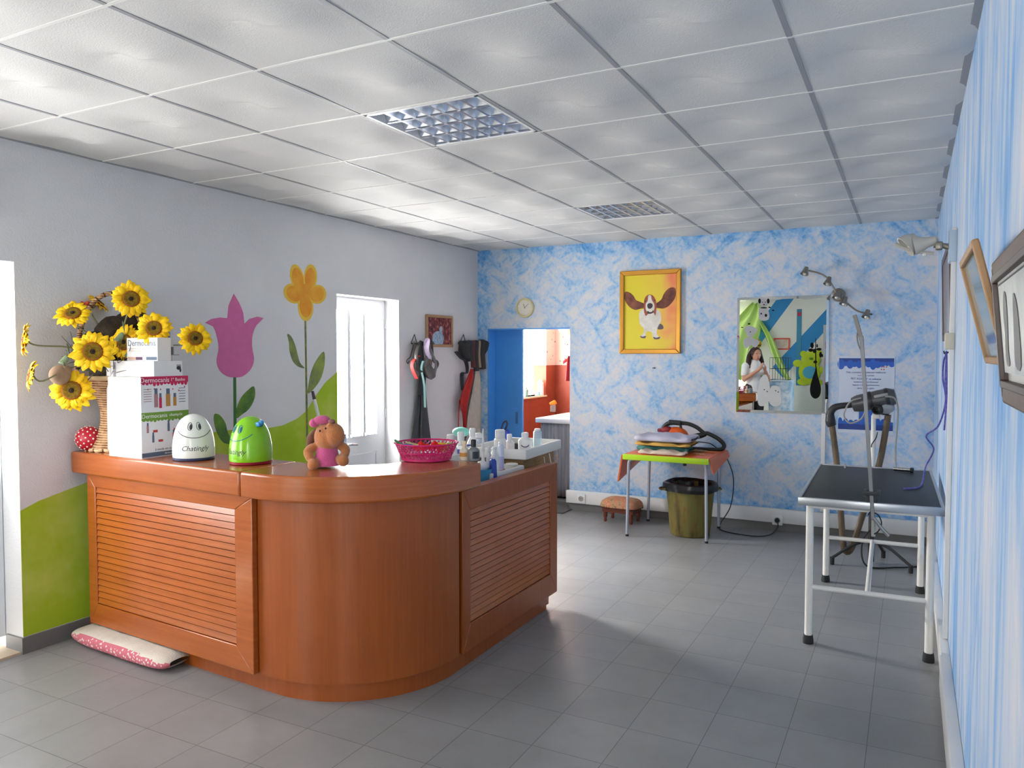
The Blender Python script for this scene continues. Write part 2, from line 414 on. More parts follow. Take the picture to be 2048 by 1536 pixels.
# back wall with the opening to the wash room
OX0, OX1, OZ = -3.845, -2.93, 1.775
b = MB()
for (xa, xb, za, zb) in ((XL-.3, OX0, 0, ZC+.2), (OX0, OX1, OZ, ZC+.2), (OX1, XR+.2, 0, ZC+.2)): b.mm((xa, YB, za), (xb, YB+.15, zb))
struct('wall_back', b, m_back, smooth=False)
b = MB(); b.mm((OX0, YB+.001, 0), (OX0+.012, YB+.15, OZ)); b.mm((OX0, YB+.001, OZ-.012), (OX1, YB+.15, OZ+.001))
struct('trim_2', b, m_blue, 'blue painted lining of the doorway in the back wall', smooth=False)
b = MB(); b.mm((OX0-.2, YB+.155, .01), (-3.525, YB+.19, OZ+.02)); d3 = struct('door_3', b, m_blue, 'blue sliding door leaf half across the back doorway', bevel=.003)
b = MB(); b.mm((-3.60, YB+.15, .80), (-3.575, YB+.156, .92)); part('handle', b, M('door_pull', (60, 110, 170), .4), d3, smooth=False)
# right wall
b = MB(); b.mm((XR, YF-.2, 0), (XR+.2, YB+.15, ZC+.2)); struct('wall_right', b, m_right, smooth=False)
# front wall, behind the camera, with a shop window
FW0, FW1 = -3.85, -2.86
b = MB()
for (xa, xb, za, zb) in ((XL-.3, FW0, 0, ZC+.2), (FW0, FW1, 0, .5), (FW0, FW1, 2.3, ZC+.2), (FW1, -.55, 0, ZC+.2), (-.55, .1, 0, .5), (-.55, .1, 2.3, ZC+.2), (.1, XR+.2, 0, ZC+.2)): b.mm((xa, YF-.2, za), (xb, YF, zb))
m_front = M('cream_front_wall', (222, 222, 212), .8)
wf = struct('wall_front', b, m_front, smooth=False)
def window(name, xa, xb, k):
    b = MB()
    for (x0, x1, z0, z1) in ((xa, xb, .5, .56), (xa, xb, 2.24, 2.3), (xa, xa+.06, .5, 2.3), (xb-.06, xb, .5, 2.3)): b.mm((x0, YF-.14, z0), (x1, YF-.08, z1))
    w = struct(name, b, m_white, smooth=False)
    b = MB(); b.mm((xa+.06, YF-.12, .56), (xb-.06, YF-.11, 2.24)); part('pane', b, pane_mat('front_daylight', k), w, smooth=False)
window('window_1', FW0, FW1, 7.5); window('window_2', -.55, .1, 14.0)
# baseboards
b = MB()
for ya, yb in ((D1B, D2A), (D2B, YB)): b.mm((XL, ya, 0), (XL+.012, yb, .082))
b.mm((XL-.13, D1B-.012, 0), (XL+.012, D1B+.0, .082))
struct('baseboard_left', b, m_greytile, smooth=False)
b = MB(); b.mm((OX1, YB-.012, 0), (XR, YB, .072)); struct('baseboard_back', b, m_greytile, smooth=False)
b = MB(); b.rbox(((OX1-.022+XR)/2, YB-.02, .133), (XR-OX1+.02, .038, .12), .004, 2); struct('trim_3', b, m_duct, 'white cable duct along the foot of the back wall')
b = MB(); b.rbox((XR-.017, 5.28, .15), (.034, 2.98, .13), .004, 2); b.rbox((XR-.020, 1.0, .15), (.040, 5.5, .135), .004, 2)
b.mm((XR-.012, -1.7, 0), (XR, YB, .08)); struct('trim_4', b, m_duct, 'white cable duct along the foot of the right wall')
# first left door: white leaf with curtain, bright
b = MB(); xd = XL-.145
b.mm((xd-.04, D1A, .07), (xd, D1B-.005, DTOP)); d1 = struct('door_1', b, M('door_white', (226, 228, 232), .5), 'white front door filled with daylight at the left edge', smooth=False)
b = MB()
b.grid(lambda u, v: V((xd+.014+.006*sin(u*2*pi*17), D1A+.06+u*(D1B-D1A-.09), .92+v*1.0)), 120, 2)
part('curtain', b, pane_mat('daylit_curtain', 5.2, (252, 252, 252)), d1)
b = MB(); b.mm((XL-.3, D1A, 0), (XL-.002, D1B, .012)); struct('trim_5', b, M('door_sill_stone', (196, 176, 150), .6, var=.06), 'beige stone sill of the left door', smooth=False)
# second left door: glazed leaf
xd = XL-.15
b = MB(); L0, L1 = D2A+.045, D2B-.012
panes = [(4.80, 4.965), (5.00, 5.165), (5.19, 5.35)]; PZ0, PZ1 = .825, 1.885
ys = [L0]+[q for p in panes for q in p]+[L1]
for k in range(0, len(ys), 2): b.mm((xd-.04, ys[k], .02), (xd, ys[k+1], 1.97))
for a, c in panes: b.mm((xd-.04, a, .02), (xd, c, PZ0)); b.mm((xd-.04, a, PZ1), (xd, c, 1.97))
for (y0, y1, z0, z1) in ((4.81, 5.345, .66, .675), (4.81, 5.345, .15, .165), (4.81, 4.825, .15, .675), (5.33, 5.345, .15, .675)): b.mm((xd, y0, z0), (xd+.008, y1, z1))
d2 = struct('door_2', b, M('door_gloss_white', (226, 227, 230), .35), 'white glazed door in the left wall', smooth=False)
for a, c in panes:
    b = MB(); r = .03
    def rr(a, c, z0, z1, r):
        out = []
        for cx, cz, t0 in ((c-r, z0+r, -pi/2), (c-r, z1-r, 0), (a+r, z1-r, pi/2), (a+r, z0+r, pi)):
            for k in range(5): t = t0+pi/2*k/4; out.append((cx+r*cos(t), cz+r*sin(t)))
        return out
    b.prism([V((xd-.028, y, z)) for y, z in rr(a-.004, c+.004, PZ0-.004, PZ1+.004, .01)], (.010, 0, 0))
    part('pane', b, frosted('frosted_door_glass', 26.0, .42), d2, smooth=False)
for a, c in panes:   # rounded corner beads
    b = MB(); pts = [V((xd+.001, y, z)) for y, z in rr(a, c, PZ0, PZ1, .045)]
    b.tube(pts, .006, 6, 0, True); part('glazing_bead', b, m_white, d2)
b = MB(); b.mm((xd, 4.90, .70), (xd+.008, 4.935, .86)); b.tube([(xd, 4.918, .775), (xd+.05, 4.918, .775), (xd+.055, 4.94, .775), (xd+.052, 5.02, .768)], .010, 8)
part('handle', b, M('chrome', (210, 210, 214), .12, 1.0), d2, 'chrome lever handle')
for z in (1.78, 1.0, .3):
    b = MB(); b.cyl((xd+.006, L1+.004, z-.04), (xd+.006, L1+.004, z+.04), .008, seg=8); part('hinge', b, m_white, d2)
b = MB(); b.mm((xd-.05, D2A, 0), (xd+.01, L0, 1.985)); b.mm((xd-.05, L1, 0), (xd-.005, D2B, 1.985)); b.mm((xd-.05, D2A, 1.97), (xd-.005, D2B, 1.985)); b.mm((XL-.3, D2A, -.01), (XL, D2B, .003))
struct('trim_6', b, m_white, 'white frame of the glazed door', smooth=False)
# ================================================================ WASH ROOM beyond the back doorway
WXL, WXR, WY0, WY1, WZ = -4.08, -2.2, YB+.15, 9.05, 2.5
m_brick = mat_noise('russet_wall_tile', [(.3, (150, 66, 48)), (.7, (170, 84, 62))], 4, rough=.4)
m_paper = mat_speck('speckled_wallpaper', (236, 208, 196), (120, 80, 80), 16, .16)
b = MB(); b.mm((WXL-.2, YB+.02, -.1), (WXR+.2, WY1+.2, 0)); struct('floor_washroom', b, M('russet_floor', (120, 70, 56), .5, var=.1), smooth=False)
b = MB(); b.mm((WXL-.3, WY0, WZ), (WXR+.2, WY1+.2, WZ+.1)); struct('ceiling_washroom', b, m_white, smooth=False)
W0, W1, S0 = 7.55, 8.78, 1.0
b = MB(); b.mi = 0
b.mm((WXL-.2, WY0, 0), (WXL, WY1+.2, S0)); b.mm((WXL-.2, WY0, S0), (WXL, W0, 1.375)); b.mm((WXL-.2, W1, S0), (WXL, WY1+.2, 1.375))
b.mm((WXL-.2, WY1, 0), (WXR+.2, WY1+.2, 1.375))
b.mi = 1
b.mm((WXL-.2, WY0, 1.375), (WXL, W0, WZ)); b.mm((WXL-.2, W1, 1.375), (WXL, WY1+.2, WZ)); b.mm((WXL-.2, W0, 2.1), (WXL, W1, WZ)); b.mm((WXL-.2, WY1, 1.375), (WXR+.2, WY1+.2, WZ))
struct('wall_washroom', b, [m_brick, m_paper], 'russet tiled wash room wall with speckled wallpaper above', smooth=False)
b = MB(); b.mm((WXR, WY0, 0), (WXR+.1, WY1, WZ)); struct('wall_washroom_right', b, m_paper, smooth=False)
b = MB(); b.mm((WXL-.2, W0, S0-.02), (WXL+.015, W1, S0)); w3 = struct('window_3', b, M('window_sill_cream', (240, 226, 190), .5), 'bright window with a cream sill in the wash room', smooth=False)
b = MB(); b.mm((WXL-.19, W0, S0), (WXL-.18, W1, 2.1)); part('pane', b, pane_mat('washroom_daylight', 9.0, (255, 252, 246)), w3, smooth=False)
b = MB(); b.mm((-3.2, YB+.16, 0), (WXR, YB+.30, .04)); struct('trim_7', b, m_greytile, 'grey tile step behind the doorway', smooth=False)
# ================================================================ COUNTER
def depth(p): return -(CM.transposed() @ (V(p)-CP)).z
def mpp(p): return depth(p)/FPX
m_woodv = mat_wood('cherry_veneer', (158, 80, 26), (138, 66, 19), False, .36, .1)
m_woodh = mat_wood('cherry_veneer_rail', (176, 94, 36), (152, 76, 26), True, .25, .3)
m_slat = mat_wood('cherry_slats', (180, 98, 40), (154, 80, 29), True, .24, .3)
m_dark = M('slat_gap_shade', (46, 24, 14), .8)  # backing painted dark in place of shade in the slat gaps
CC = V((-2.45, 3.05, 0)); CA = radians(-4); CD = V((cos(CA), sin(CA), 0)); CN = V((sin(CA), -cos(CA), 0))
def front_pt(r, x):
    t = CC+CN*r; return t - CD*((t.x-x)/CD.x)
def path(r, x0=None, y1=None, na=20, a0=None, a1=0.0):
    """counter outline at radius r: straight front, quarter turn, straight side"""
    out = []; s = CA-pi/2 if a0 is None else a0
    if x0 is not None: out.append(front_pt(r, x0))
    for k in range(na+1): t = s+(a1-s)*k/na; out.append(CC+V((cos(t), sin(t), 0))*r)
    if y1 is not None: out.append(V((CC.x+r, y1, 0)))
    return out
def wallstrip(b, A, B, z0, z1):
    """closed solid between outlines A (outer) and B (inner)"""
    up = V((0, 0, 1)); n = len(A)
    rows = [[b.v(P+up*z) for P, z in ((A[i], z0), (A[i], z1), (B[i], z1), (B[i], z0))] for i in range(n)]
    for i in range(n-1):
        for k in range(4): b.f([rows[i][k], rows[i+1][k], rows[i+1][(k+1) % 4], rows[i][(k+1) % 4]])
    b.f(rows[0][::-1]); b.f(rows[-1])
ctr = thing('reception_counter', 'L shaped cherry wood reception counter with rounded corner and slatted panels', 'counter', (-2.6, 3.0, 0))
b = MB(); wallstrip(b, path(.553, -3.955, 4.09), path(.52, -3.955, 4.09), 0, .10); part('plinth', b, m_woodv, ctr)
b = MB(); wallstrip(b, path(.583, -3.90), path(.55, -3.90), .088, .886); b.mm((CC.x+.52, 3.04, .088), (CC.x+.552, 4.15, .866)); part('curved_front', b, m_woodv, ctr)
for (xa, ya, xb) in ((-3.955, None, -2.613), (-2.6115, 3.165, None)):
    b = MB()
    if xb is not None: A = [front_pt(.64, xa), front_pt(.64, xb)]; B = [front_pt(.28, xa), front_pt(.28, xb)]
    else: A = path(.64, xa, ya, 28); B = path(.28, xa, ya, 28)
    wallstrip(b, A, B, .885, 1.0); part('bar_top', b, m_woodh, ctr, bevel=.012, bseg=3)
def louver_panel(P0, P1, N, z0, z1, l, r, t, bt, nslat, name, face, thick=.03):
    """framed slatted panel from P0 to P1 (face line), outward normal N; frame widths l r t bt"""
    D = (P1-P0); L = D.length; D = D.normalized(); up = V((0, 0, 1))
    def pt(s, z, d): return P0+D*s+up*z+N*d
    b = MB(); zi0, zi1 = z0+bt, z1-t
    quads = [((0, z0), (L, z0), (L-r, zi0), (l, zi0)), ((L, z0), (L, z1), (L-r, zi1), (L-r, zi0)), ((L, z1), (0, z1), (l, zi1), (L-r, zi1)), ((0, z1), (0, z0), (l, zi0), (l, zi1))]
    for q in quads: b.prism([pt(s, z, 0) for s, z in q], -N*thick)
    fr = part(name, b, m_woodh if face else m_woodv, ctr, bevel=.004)
    b = MB(); hp = (zi1-zi0)/nslat
    for k in range(nslat):
        za = zi0+k*hp; b.mi = 0
        b.prism([pt(l, za+.0055, -.004), pt(l, za+hp*1.0, -.010), pt(l, za+hp*1.0, -.022), pt(l, za+.0055, -.022)], D*(L-l-r))
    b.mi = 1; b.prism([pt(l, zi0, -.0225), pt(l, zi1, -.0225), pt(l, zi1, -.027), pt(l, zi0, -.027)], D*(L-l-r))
    part('slats', b, [m_slat, m_dark], fr, smooth=False)
louver_panel(front_pt(.614, -3.85), front_pt(.614, -2.565), CN, .09, .884, .075, .115, .065, .112, 19, 'slatted_panel', 1)
louver_panel(V((CC.x+.584, 3.085, 0)), V((CC.x+.584, 4.18, 0)), V((1, 0, 0)), .085, .868, .07, .10, .10, .13, 18, 'slatted_panel', 0)
b = MB(); b.mm((-2.75, 3.2, .77), (CC.x+.545, 4.14, .80)); b.mm((-3.9, 2.80, .77), (-2.4, 3.2, .80)); b.mm((-2.72, 4.10, .02), (CC.x+.55, 4.13, .77)); part('work_shelf', b, m_woodv, ctr, smooth=False)
# ================================================================ THINGS ON THE COUNTER
m_rope = None
def mat_rope():
    m, nt, b = base('twisted_rope', .85, .2)
    tc = nt.nodes.new('ShaderNodeTexCoord'); sp = nt.nodes.new('ShaderNodeSeparateXYZ'); nt.links.new(tc.outputs['Object'], sp.inputs[0])
    ang = math_n(nt, 'ARCTAN2', sp.outputs[1], sp.outputs[0])
    s = math_n(nt, 'SINE', math_n(nt, 'ADD', math_n(nt, 'MULTIPLY', ang, 1.0), math_n(nt, 'MULTIPLY', sp.outputs[2], 503)))
    n = noise(nt, mapped(nt), 30, 4)
    q = math_n(nt, 'ADD', math_n(nt, 'MULTIPLY', s, .22), math_n(nt, 'MULTIPLY', n, 1.0))
    r = ramp(nt, [(.22, (104, 70, 48)), (.42, (176, 134, 98)), (.7, (212, 174, 136))]); nt.links.new(q, r.inputs[0]); nt.links.new(r.outputs[0], b.inputs['Base Color'])
    bump(nt, b, s, .5, .004); return m
m_rope = mat_rope(); m_darkwick = M('dark_wicker', (78, 50, 36), .8, var=.25, vscale=40)
VC = onz(198, 897, 1.0); VC.x = max(VC.x, -3.80)
vz = thing('wicker_basket_vase', 'tall waisted rope and wicker basket holding the sunflowers on the counter', 'basket', VC)
prof = [(.098, 0), (.108, .012), (.104, .03), (.086, .07), (.07, .13), (.064, .19), (.07, .24), (.088, .29), (.105, .33), (.118, .37), (.122, .39), (.11, .39), (.09, .32), (.05, .25), (.01, .2)]
pp = [prof[0]]
def dense(pr, n=60):
    P = catmull([(r, 0, z) for r, z in pr], 8); return [(max(p.x, .0005), p.z) for p in P]
fine = []
for k, (r, z) in enumerate(dense(prof[:11])):
    fine.append((r+.0035*abs(sin(z/.0125*pi/1.0)), z))
b = MB(); b.lathe(fine+[(.11, .39), (.088, .31), (.04, .25)], VC, 40); part('rope_body', b, m_rope, vz, ang=80)
b = MB(); b.tube([VC+V((cos(t)*.122, sin(t)*.122, .39)) for t in [2*pi*k/16 for k in range(16)]], .012, 8, 3, True)
part('rim', b, M('pale_wicker', (206, 176, 136), .8, var=.15), vz); b = MB()
for k in range(12):
    t = 2*pi*k/12; b.tube([VC+V((cos(t)*.11, sin(t)*.11, .012)), VC+V((cos(t+.18)*.122, sin(t+.18)*.122, .008)), VC+V((cos(t+.4)*.112, sin(t+.4)*.112, .012))], .009, 6, 3)
part('base_braid', b, M('pale_wicker'), vz)
hd = V((.57, .82, 0)).normalized(); 
b = MB(); pts = []
for k in range(11):
    t = pi*k/10; pts.append(VC+hd*(-cos(t)*.17)+V((0, 0, .40+.44*sin(t)**.8)))
b.tube([VC+hd*-.12+V((0, 0, .36))]+pts+[VC+hd*.12+V((0, 0, .36))], .0125, 10, 5)
part('handle', b, m_rope, vz)
b = MB(); P = catmull(pts, 6)
for k in range(2, len(P)-2, 4): b = MB(); b.tube([P[k]-(P[k+1]-P[k])*.3, P[k]+(P[k+1]-P[k])*.3], .0142, 10, 0); part('handle_binding', b, m_darkwick, vz)
# dry twigs and moss filling the basket
tw = thing('twig_nest', 'dark dry twigs and moss bundled in the sunflower basket', 'twigs', VC+V((0, 0, .36)))
b = MB(); rnd = random.Random(3)
b.ball(VC+V((0, 0, .42)), (.10, .12, .06), 20, 12); b.ball(onx(200, 700, -3.83), (.09, .13, .10), 20, 12); b.ball(onx(238, 668, -3.82), (.09, .13, .10), 20, 12); b.ball(onx(268, 650, -3.81), (.08, .11, .08), 18, 10)
part('moss', b, mat_noise('dark_moss', [(.3, (26, 22, 18)), (.7, (74, 62, 48))], 26, bmp=.6), tw, mods=[('DISPLACE', dict(strength=.03, mid_level=.5, texture=(lambda t: (setattr(t, 'noise_scale', .03), t)[1])(bpy.data.textures.new('moss', 'CLOUDS'))))])
b = MB()
for k in range(170):
    a = rnd.uniform(0, 2*pi); r0 = rnd.uniform(.0, .09); z0 = rnd.uniform(.36, .5)
    d = V((cos(a), sin(a)*.7, rnd.uniform(.0, 1.2))).normalized(); L = rnd.uniform(.10, .26)
    p = VC+V((cos(a)*r0, sin(a)*r0, z0)); q = p+d*L*.5+V((rnd.uniform(-.03, .03), rnd.uniform(-.03, .03), rnd.uniform(-.02, .04))); e = p+d*L+V((rnd.uniform(-.04, .04), 0, rnd.uniform(-.03, .05)))
    if min(q.x, e.x) < XL+.02: continue
    b.tube([p, q, e], [.0028, .002, .001], 4, 2, caps=False)
part('twigs', b, M('dark_twig', (70, 58, 50), .85), tw)
b = MB(); b.ball(onx(120, 750, -3.80), (.052, .05, .05), 14, 10); b.ball(onx(131, 742, -3.78), (.03, .03, .028), 12, 8)
solo('dried_gourd', b, M('gourd_tan', (150, 122, 96), .8, var=.15), 'small tan dried gourd at the left of the sunflower basket', 'gourd', onx(120, 752, -3.80))
# sunflowers
m_petal = mat_noise('sunflower_petal', [(.3, (250, 186, 8)), (.6, (254, 214, 24)), (.8, (255, 228, 70))], 30, rough=.6)
m_disc = mat_noise('sunflower_disc', [(.3, (96, 70, 10)), (.7, (150, 120, 24))], 90, rough=.9, bmp=.6)
m_eye = M('sunflower_eye', (40, 24, 10), .9, bump=.6, bscale=300); m_discrim = M('sunflower_disc_rim', (150, 84, 14), .9, bump=.6, bscale=200)
m_fstem = M('flower_stem', (128, 128, 92), .7); m_fleaf = M('silk_leaf', (126, 146, 112), .7, var=.2, vscale=30)
def sunflower(label, u, v, rpx, n, x=None, y=None, stem=True, leaf=False, seed=0):
    rr_ = random.Random(seed)
    p = onx(u, v, x) if x is not None else ony(u, v, y)
    R = rpx*mpp(p); n = V(n).normalized()
    t = thing('sunflower', label, 'flower', p, 0, 'sunflowers in the wicker basket')
    ref = V((0, 0, 1)) if abs(n.z) < .9 else V((0, 1, 0)); ax = ref.cross(n).normalized(); ay = n.cross(ax)
    def W(a, c, h): return p+ax*a+ay*c+n*h
    rd = R*.43
    b = MB()
    for layer, (cnt, L, h0, w) in enumerate(((15, 1.0, -.004, .17), (15, .93, .003, .16))):
        for k in range(cnt):
            a = 2*pi*(k+.5*layer)/cnt+rr_.uniform(-.07, .07); Lk = R*L*rr_.uniform(.86, 1.05); wk = R*w*rr_.uniform(.85, 1.1); dr = rr_.uniform(-.10, .16)*R
            ca, sa = cos(a), sin(a)
            prof = [(rd*.8, .5, 0), (rd+(Lk-rd)*.3, .95, .06), (rd+(Lk-rd)*.6, .9, .05), (rd+(Lk-rd)*.85, .5, 0), (Lk, .03, -.05)]
            rows = []
            for (q, ww, hh) in prof:
                hz = h0+hh*R-dr*((q-rd)/(Lk-rd+1e-6))**2
                rows.append([b.v(W(ca*q-sa*wk*ww*s, sa*q+ca*wk*ww*s, hz-(abs(s)*-.03*R))) for s in (-1, 0, 1)])
            for i in range(4):
                for j in range(2): b.f([rows[i][j], rows[i+1][j], rows[i+1][j+1], rows[i][j+1]])
    part('petals', b, m_petal, t, mods=[('SOLIDIFY', dict(thickness=.0012))])
    b = MB(); Mx = Matrix((ax, ay, n)).transposed()
    b.lathe([(.0005, -.012), (rd*.8, -.01), (rd*1.02, .002), (rd*.98, .010), (rd*.82, .014), (rd*.6, .013), (rd*.36, .010), (rd*.28, .012), (rd*.0005, .016)], p, 24, Mx, mis=[0, 1, 1, 1, 0, 0, 0, 2])
    part('disc', b, [m_disc, m_discrim, m_eye], t, ang=60)
    if stem:
        b = MB(); end = VC+V((rr_.uniform(-.05, .05), rr_.uniform(-.05, .05), .40)); mid = (p-n*.05+end)*.5+V((0, 0, .05))
        b.tube([p-n*.008, p-n*.05-V((0, 0, .02)), mid, end], .004, 6, 5); st = part('stem', b, m_fstem, t)
        if leaf:
            b = MB(); q = (p*.55+end*.45)+V((0, 0, .0))
            for s in (-1, 1):
                rows = []
                for i in range(6):
                    w = .022*sin(pi*(i/5)**.8)+.001; c_ = q+V((.02*s*i*.35, -.018*i*.4, .014*i*(1 if s > 0 else -.4)))
                    rows.append([b.v(c_+V((0, 0, w*j))+V((w*.4*abs(j), 0, 0))) for j in (-1, 0, 1)])
                for i in range(5):
                    for j in range(2): b.f([rows[i][j], rows[i+1][j], rows[i+1][j+1], rows[i][j+1]])
            part('leaf', b, m_fleaf, st, mods=[('SOLIDIFY', dict(thickness=.001))])
    return t
FC = V((.78, -.6, 0))
sunflower('sunflower highest in the basket, in front of the right end of the handle', 262, 598, 38, (.80, -.55, .08), y=2.58, seed=1, leaf=True)
sunflower('large sunflower facing forward in the middle of the basket, above the white carton', 186, 703, 44, (.72, -.68, .02), y=2.42, seed=2)
sunflower('lowest sunflower, hanging in front of the rope neck of the basket', 144, 781, 44, (.66, -.74, .08), x=-3.77, seed=3)
sunflower('sunflower tilted up at the left foot of the basket handle', 146, 628, 36, (.55, -.6, .62), x=-3.80, seed=4)
sunflower('smallest sunflower, seen from its side behind the top of the handle', 197, 606, 25, (.5, .5, .75), y=2.68, seed=5)
sunflower('sunflower above the right corner of the small carton on top', 308, 657, 36, (.70, -.68, .22), y=2.63, seed=6, leaf=True)
sunflower('sunflower half hidden behind the small carton on top', 250, 685, 38, (.35, -.9, .15), y=2.64, seed=7)
sunflower('sunflower hanging alone at the far right, in front of the bare wall by the tulip', 390, 677, 34, (.86, -.42, .16), y=2.72, seed=8)
sunflower('upper of the two edge-on sunflowers beside the bright door', 50, 680, 36, (-.45, -.85, .12), x=-3.78, seed=9, leaf=True)
sunflower('lower of the two edge-on sunflowers beside the bright door', 62, 750, 34, (-.42, -.86, .2), x=-3.78, seed=10, leaf=True)
b = MB(); rnd = random.Random(5)
pc = ony(168, 610, 2.6)
for k in range(7): b.ball(pc+V((rnd.uniform(-.02, .02), rnd.uniform(-.02, .02), rnd.uniform(-.012, .012))), .011, 8, 6)
solo('red_berries', b, M('berry_red', (196, 58, 40), .5), 'tiny red berry sprig behind the tilted sunflower', 'berries', pc)
# polka ball
bp_ = onz(131, 897, 1.0); bp_.x = max(bp_.x, XL+.068); br = .0655
b = MB(); b.ball(bp_+V((0, 0, br)), br, 24, 16); pb = solo('polka_dot_ball', b, M('crimson_ball', (186, 22, 48), .4), 'crimson ball with white dots beside the sunflower basket', 'ball', bp_)
b = MB(); gr = (1+5**.5)/2
for k in range(90):
    z = 1-2*(k+.5)/90; t = 2*pi*k/gr; q = V((math.sqrt(1-z*z)*cos(t), math.sqrt(1-z*z)*sin(t), z))
    b.ball(bp_+V((0, 0, br))+q*br*.985, .0052, 6, 4)
part('dots', b, M('dot_white', (246, 232, 214), .5), pb)
# cartons
m_card = M('white_card', (240, 241, 243), .5); m_ink = M('print_blue_grey', (92, 108, 130), .6); m_inkd = M('print_dark', (52, 54, 62), .6)
m_pinkp = M('print_magenta', (206, 36, 92), .6); m_greenp = M('print_green', (116, 160, 52), .6); m_orap = M('print_ochre', (196, 140, 70), .6); m_redp = M('print_red', (190, 66, 60), .6)
def textm(mb, txt, size, fn, depth=.0004, shear=0):
    n0 = len(mb.b.verts); mb.text(txt, size, None, depth, shear=shear); mb.b.verts.ensure_lookup_table()
    for q in mb.b.verts[n0:]: q.co = fn(q.co.x, q.co.y, q.co.z)
TB0, TB1 = V((-3.735, 2.575, 1.0)), V((-3.362, 2.745, 1.482))
tb = thing('tall_carton', 'tall white carton standing on the counter in front of the basket', 'carton', (-3.55, 2.66, 1.0))
b = MB(); b.mm(TB0, TB1); part('body', b, m_card, tb, bevel=.002)
def fy(x0, y, z0): return lambda a, c, d: V((x0+a, y-d, z0+c))
def fxp(x, y0, z0): return lambda a, c, d: V((x+d, y0+a, z0+c))
b = MB(); y = 2.5745
b.mi = 0; b.mm((-3.675, y, 1.36), (-3.655, y-.0008, 1.475)); b.mi = 1; b.mm((-3.70, y, 1.38), (-3.695, y-.0008, 1.475))
b.mi = 2; b.mm((-3.668, y, 1.05), (-3.63, y-.0008, 1.17)); b.mi = 1; b.mm((-3.672, y, 1.20), (-3.625, y-.0008, 1.33))
part('front_print', b, [M('print_grey', (168, 170, 184), .6), M('print_pale_grey', (214, 216, 226), .6), M('print_pale_blue', (176, 208, 238), .6)], tb, smooth=False)
b = MB(); x = -3.3618
b.ball((x, 2.722, 1.445), (.0006, .014, .010), 8, 6); b.ball((x, 2.732, 1.433), (.0006, .006, .010), 8, 6)
for k in range(4): b.mm((x, 2.71+.007*k, 1.447), (x+.0006, 2.713+.007*k, 1.463))
part('dog_logo', b, m_inkd, tb, smooth=False)
sb0, sb1 = V((-3.60, 2.60, 1.482)), V((-3.365, 2.68, 1.60))
sb = thing('small_carton', 'small white carton with blue lettering lying on top of the tall carton', 'carton', (-3.48, 2.64, 1.482))
b = MB(); b.mm(sb0, sb1); part('body', b, m_card, sb, bevel=.0015)
b = MB(); y = 2.5995; b.mi = 0; textm(b, 'Dermocanis', .044, fy(-3.485, y, 1.572))
b.mi = 1; b.mm((-3.59, y, 1.487), (-3.53, y-.0006, 1.502)); b.mi = 2; b.mm((-3.53, y, 1.487), (-3.48, y-.0006, 1.502)); b.mi = 0; b.mm((-3.45, y, 1.487), (-3.37, y-.0006, 1.503))
b.mi = 3; b.ball((-3.405, y, 1.528), (.032, .0006, .020), 16, 6)
for k in range(2): b.mm((-3.59, y, 1.53+.013*k), (-3.47, y-.0004, 1.534+.013*k))
part('print', b, [m_ink, M('print_peach', (222, 184, 164), .6), M('print_plum', (98, 60, 90), .6), M('print_sand', (222, 212, 198), .6)], sb, smooth=False)
lb = thing('leaflet_display', 'white card display with pink and green printed side in front of the tall carton', 'display', (-3.47, 2.53, 1.0))
b = MB(); b.mm((-3.60, 2.49, 1.0), (-3.358, 2.572, 1.402)); part('body', b, m_card, lb, bevel=.0015)
b = MB(); b.mm((-3.358, 2.49, 1.0), (-3.350, 2.768, 1.405)); bd = part('printed_board', b, m_card, lb, bevel=.001)
b = MB(); x = -3.3498; YL, YR = 2.49, 2.768
def rect(mi, y0, y1, z0, z1, t=.0005): b.mi = mi; b.mm((x, y0, z0), (x+t, y1, z1))
rect(0, YL, YR, 1.372, 1.405); rect(1, YL, YR, 1.188, 1.226); rect(2, YL, YR, 1.004, 1.026)
rnd = random.Random(4)
for k in range(13):
    yy = YL+.015+.0207*k; b.mi = 0; b.ball((x, yy, 1.372), (.0006, .010, rnd.uniform(.006, .018)), 8, 6)
    b.mi = 1; b.ball((x, yy, 1.188), (.0006, .010, rnd.uniform(.005, .014)), 8, 6)
for k in range(7): b.mi = 0; b.ball((x, YL+.04+.036*k, 1.338+rnd.uniform(-.01, .012)), (.0006, .004, .004), 8, 6)
b.mi = 3; textm(b, 'Dermocanis', .034, fxp(x+.0008, 2.57, 1.386)); textm(b, '1º Banho', .024, fxp(x+.0008, 2.705, 1.386))
textm(b, 'Dermocanis', .030, fxp(x+.0008, 2.565, 1.207)); textm(b, 'champôs', .022, fxp(x+.0008, 2.69, 1.207))
b.mi = 4; textm(b, 'à venda em quantidade aqui', .017, fxp(x, 2.66, 1.038))
b.mi = 3; textm(b, 'dermocanis', .013, fxp(x+.0006, 2.65, 1.015))
for (yy, zz, h, w, mi) in ((2.575, 1.25, .095, .022, 5), (2.60, 1.245, .075, .016, 0), (2.645, 1.252, .09, .026, 6), (2.685, 1.252, .065, .019, 6), (2.525, 1.125, .05, .012, 5), (2.555, 1.075, .05, .012, 2), (2.645, 1.125, .055, .013, 2), (2.675, 1.075, .055, .013, 0)):
    rect(mi, yy-w/2, yy+w/2, zz, zz+h*.7, .0007); rect(2, yy-w*.4, yy+w*.4, zz+h*.7, zz+h, .0007)
for (yy, zz) in ((2.555, 1.125), (2.585, 1.075), (2.675, 1.125), (2.715, 1.085)): rect(7, yy, yy+.026, zz, zz+.012)
for k in range(6): rect(2, 2.71, 2.75, 1.27+.014*k, 1.273+.014*k); rect(5, 2.505, 2.55, 1.28+.012*k, 1.283+.012*k)
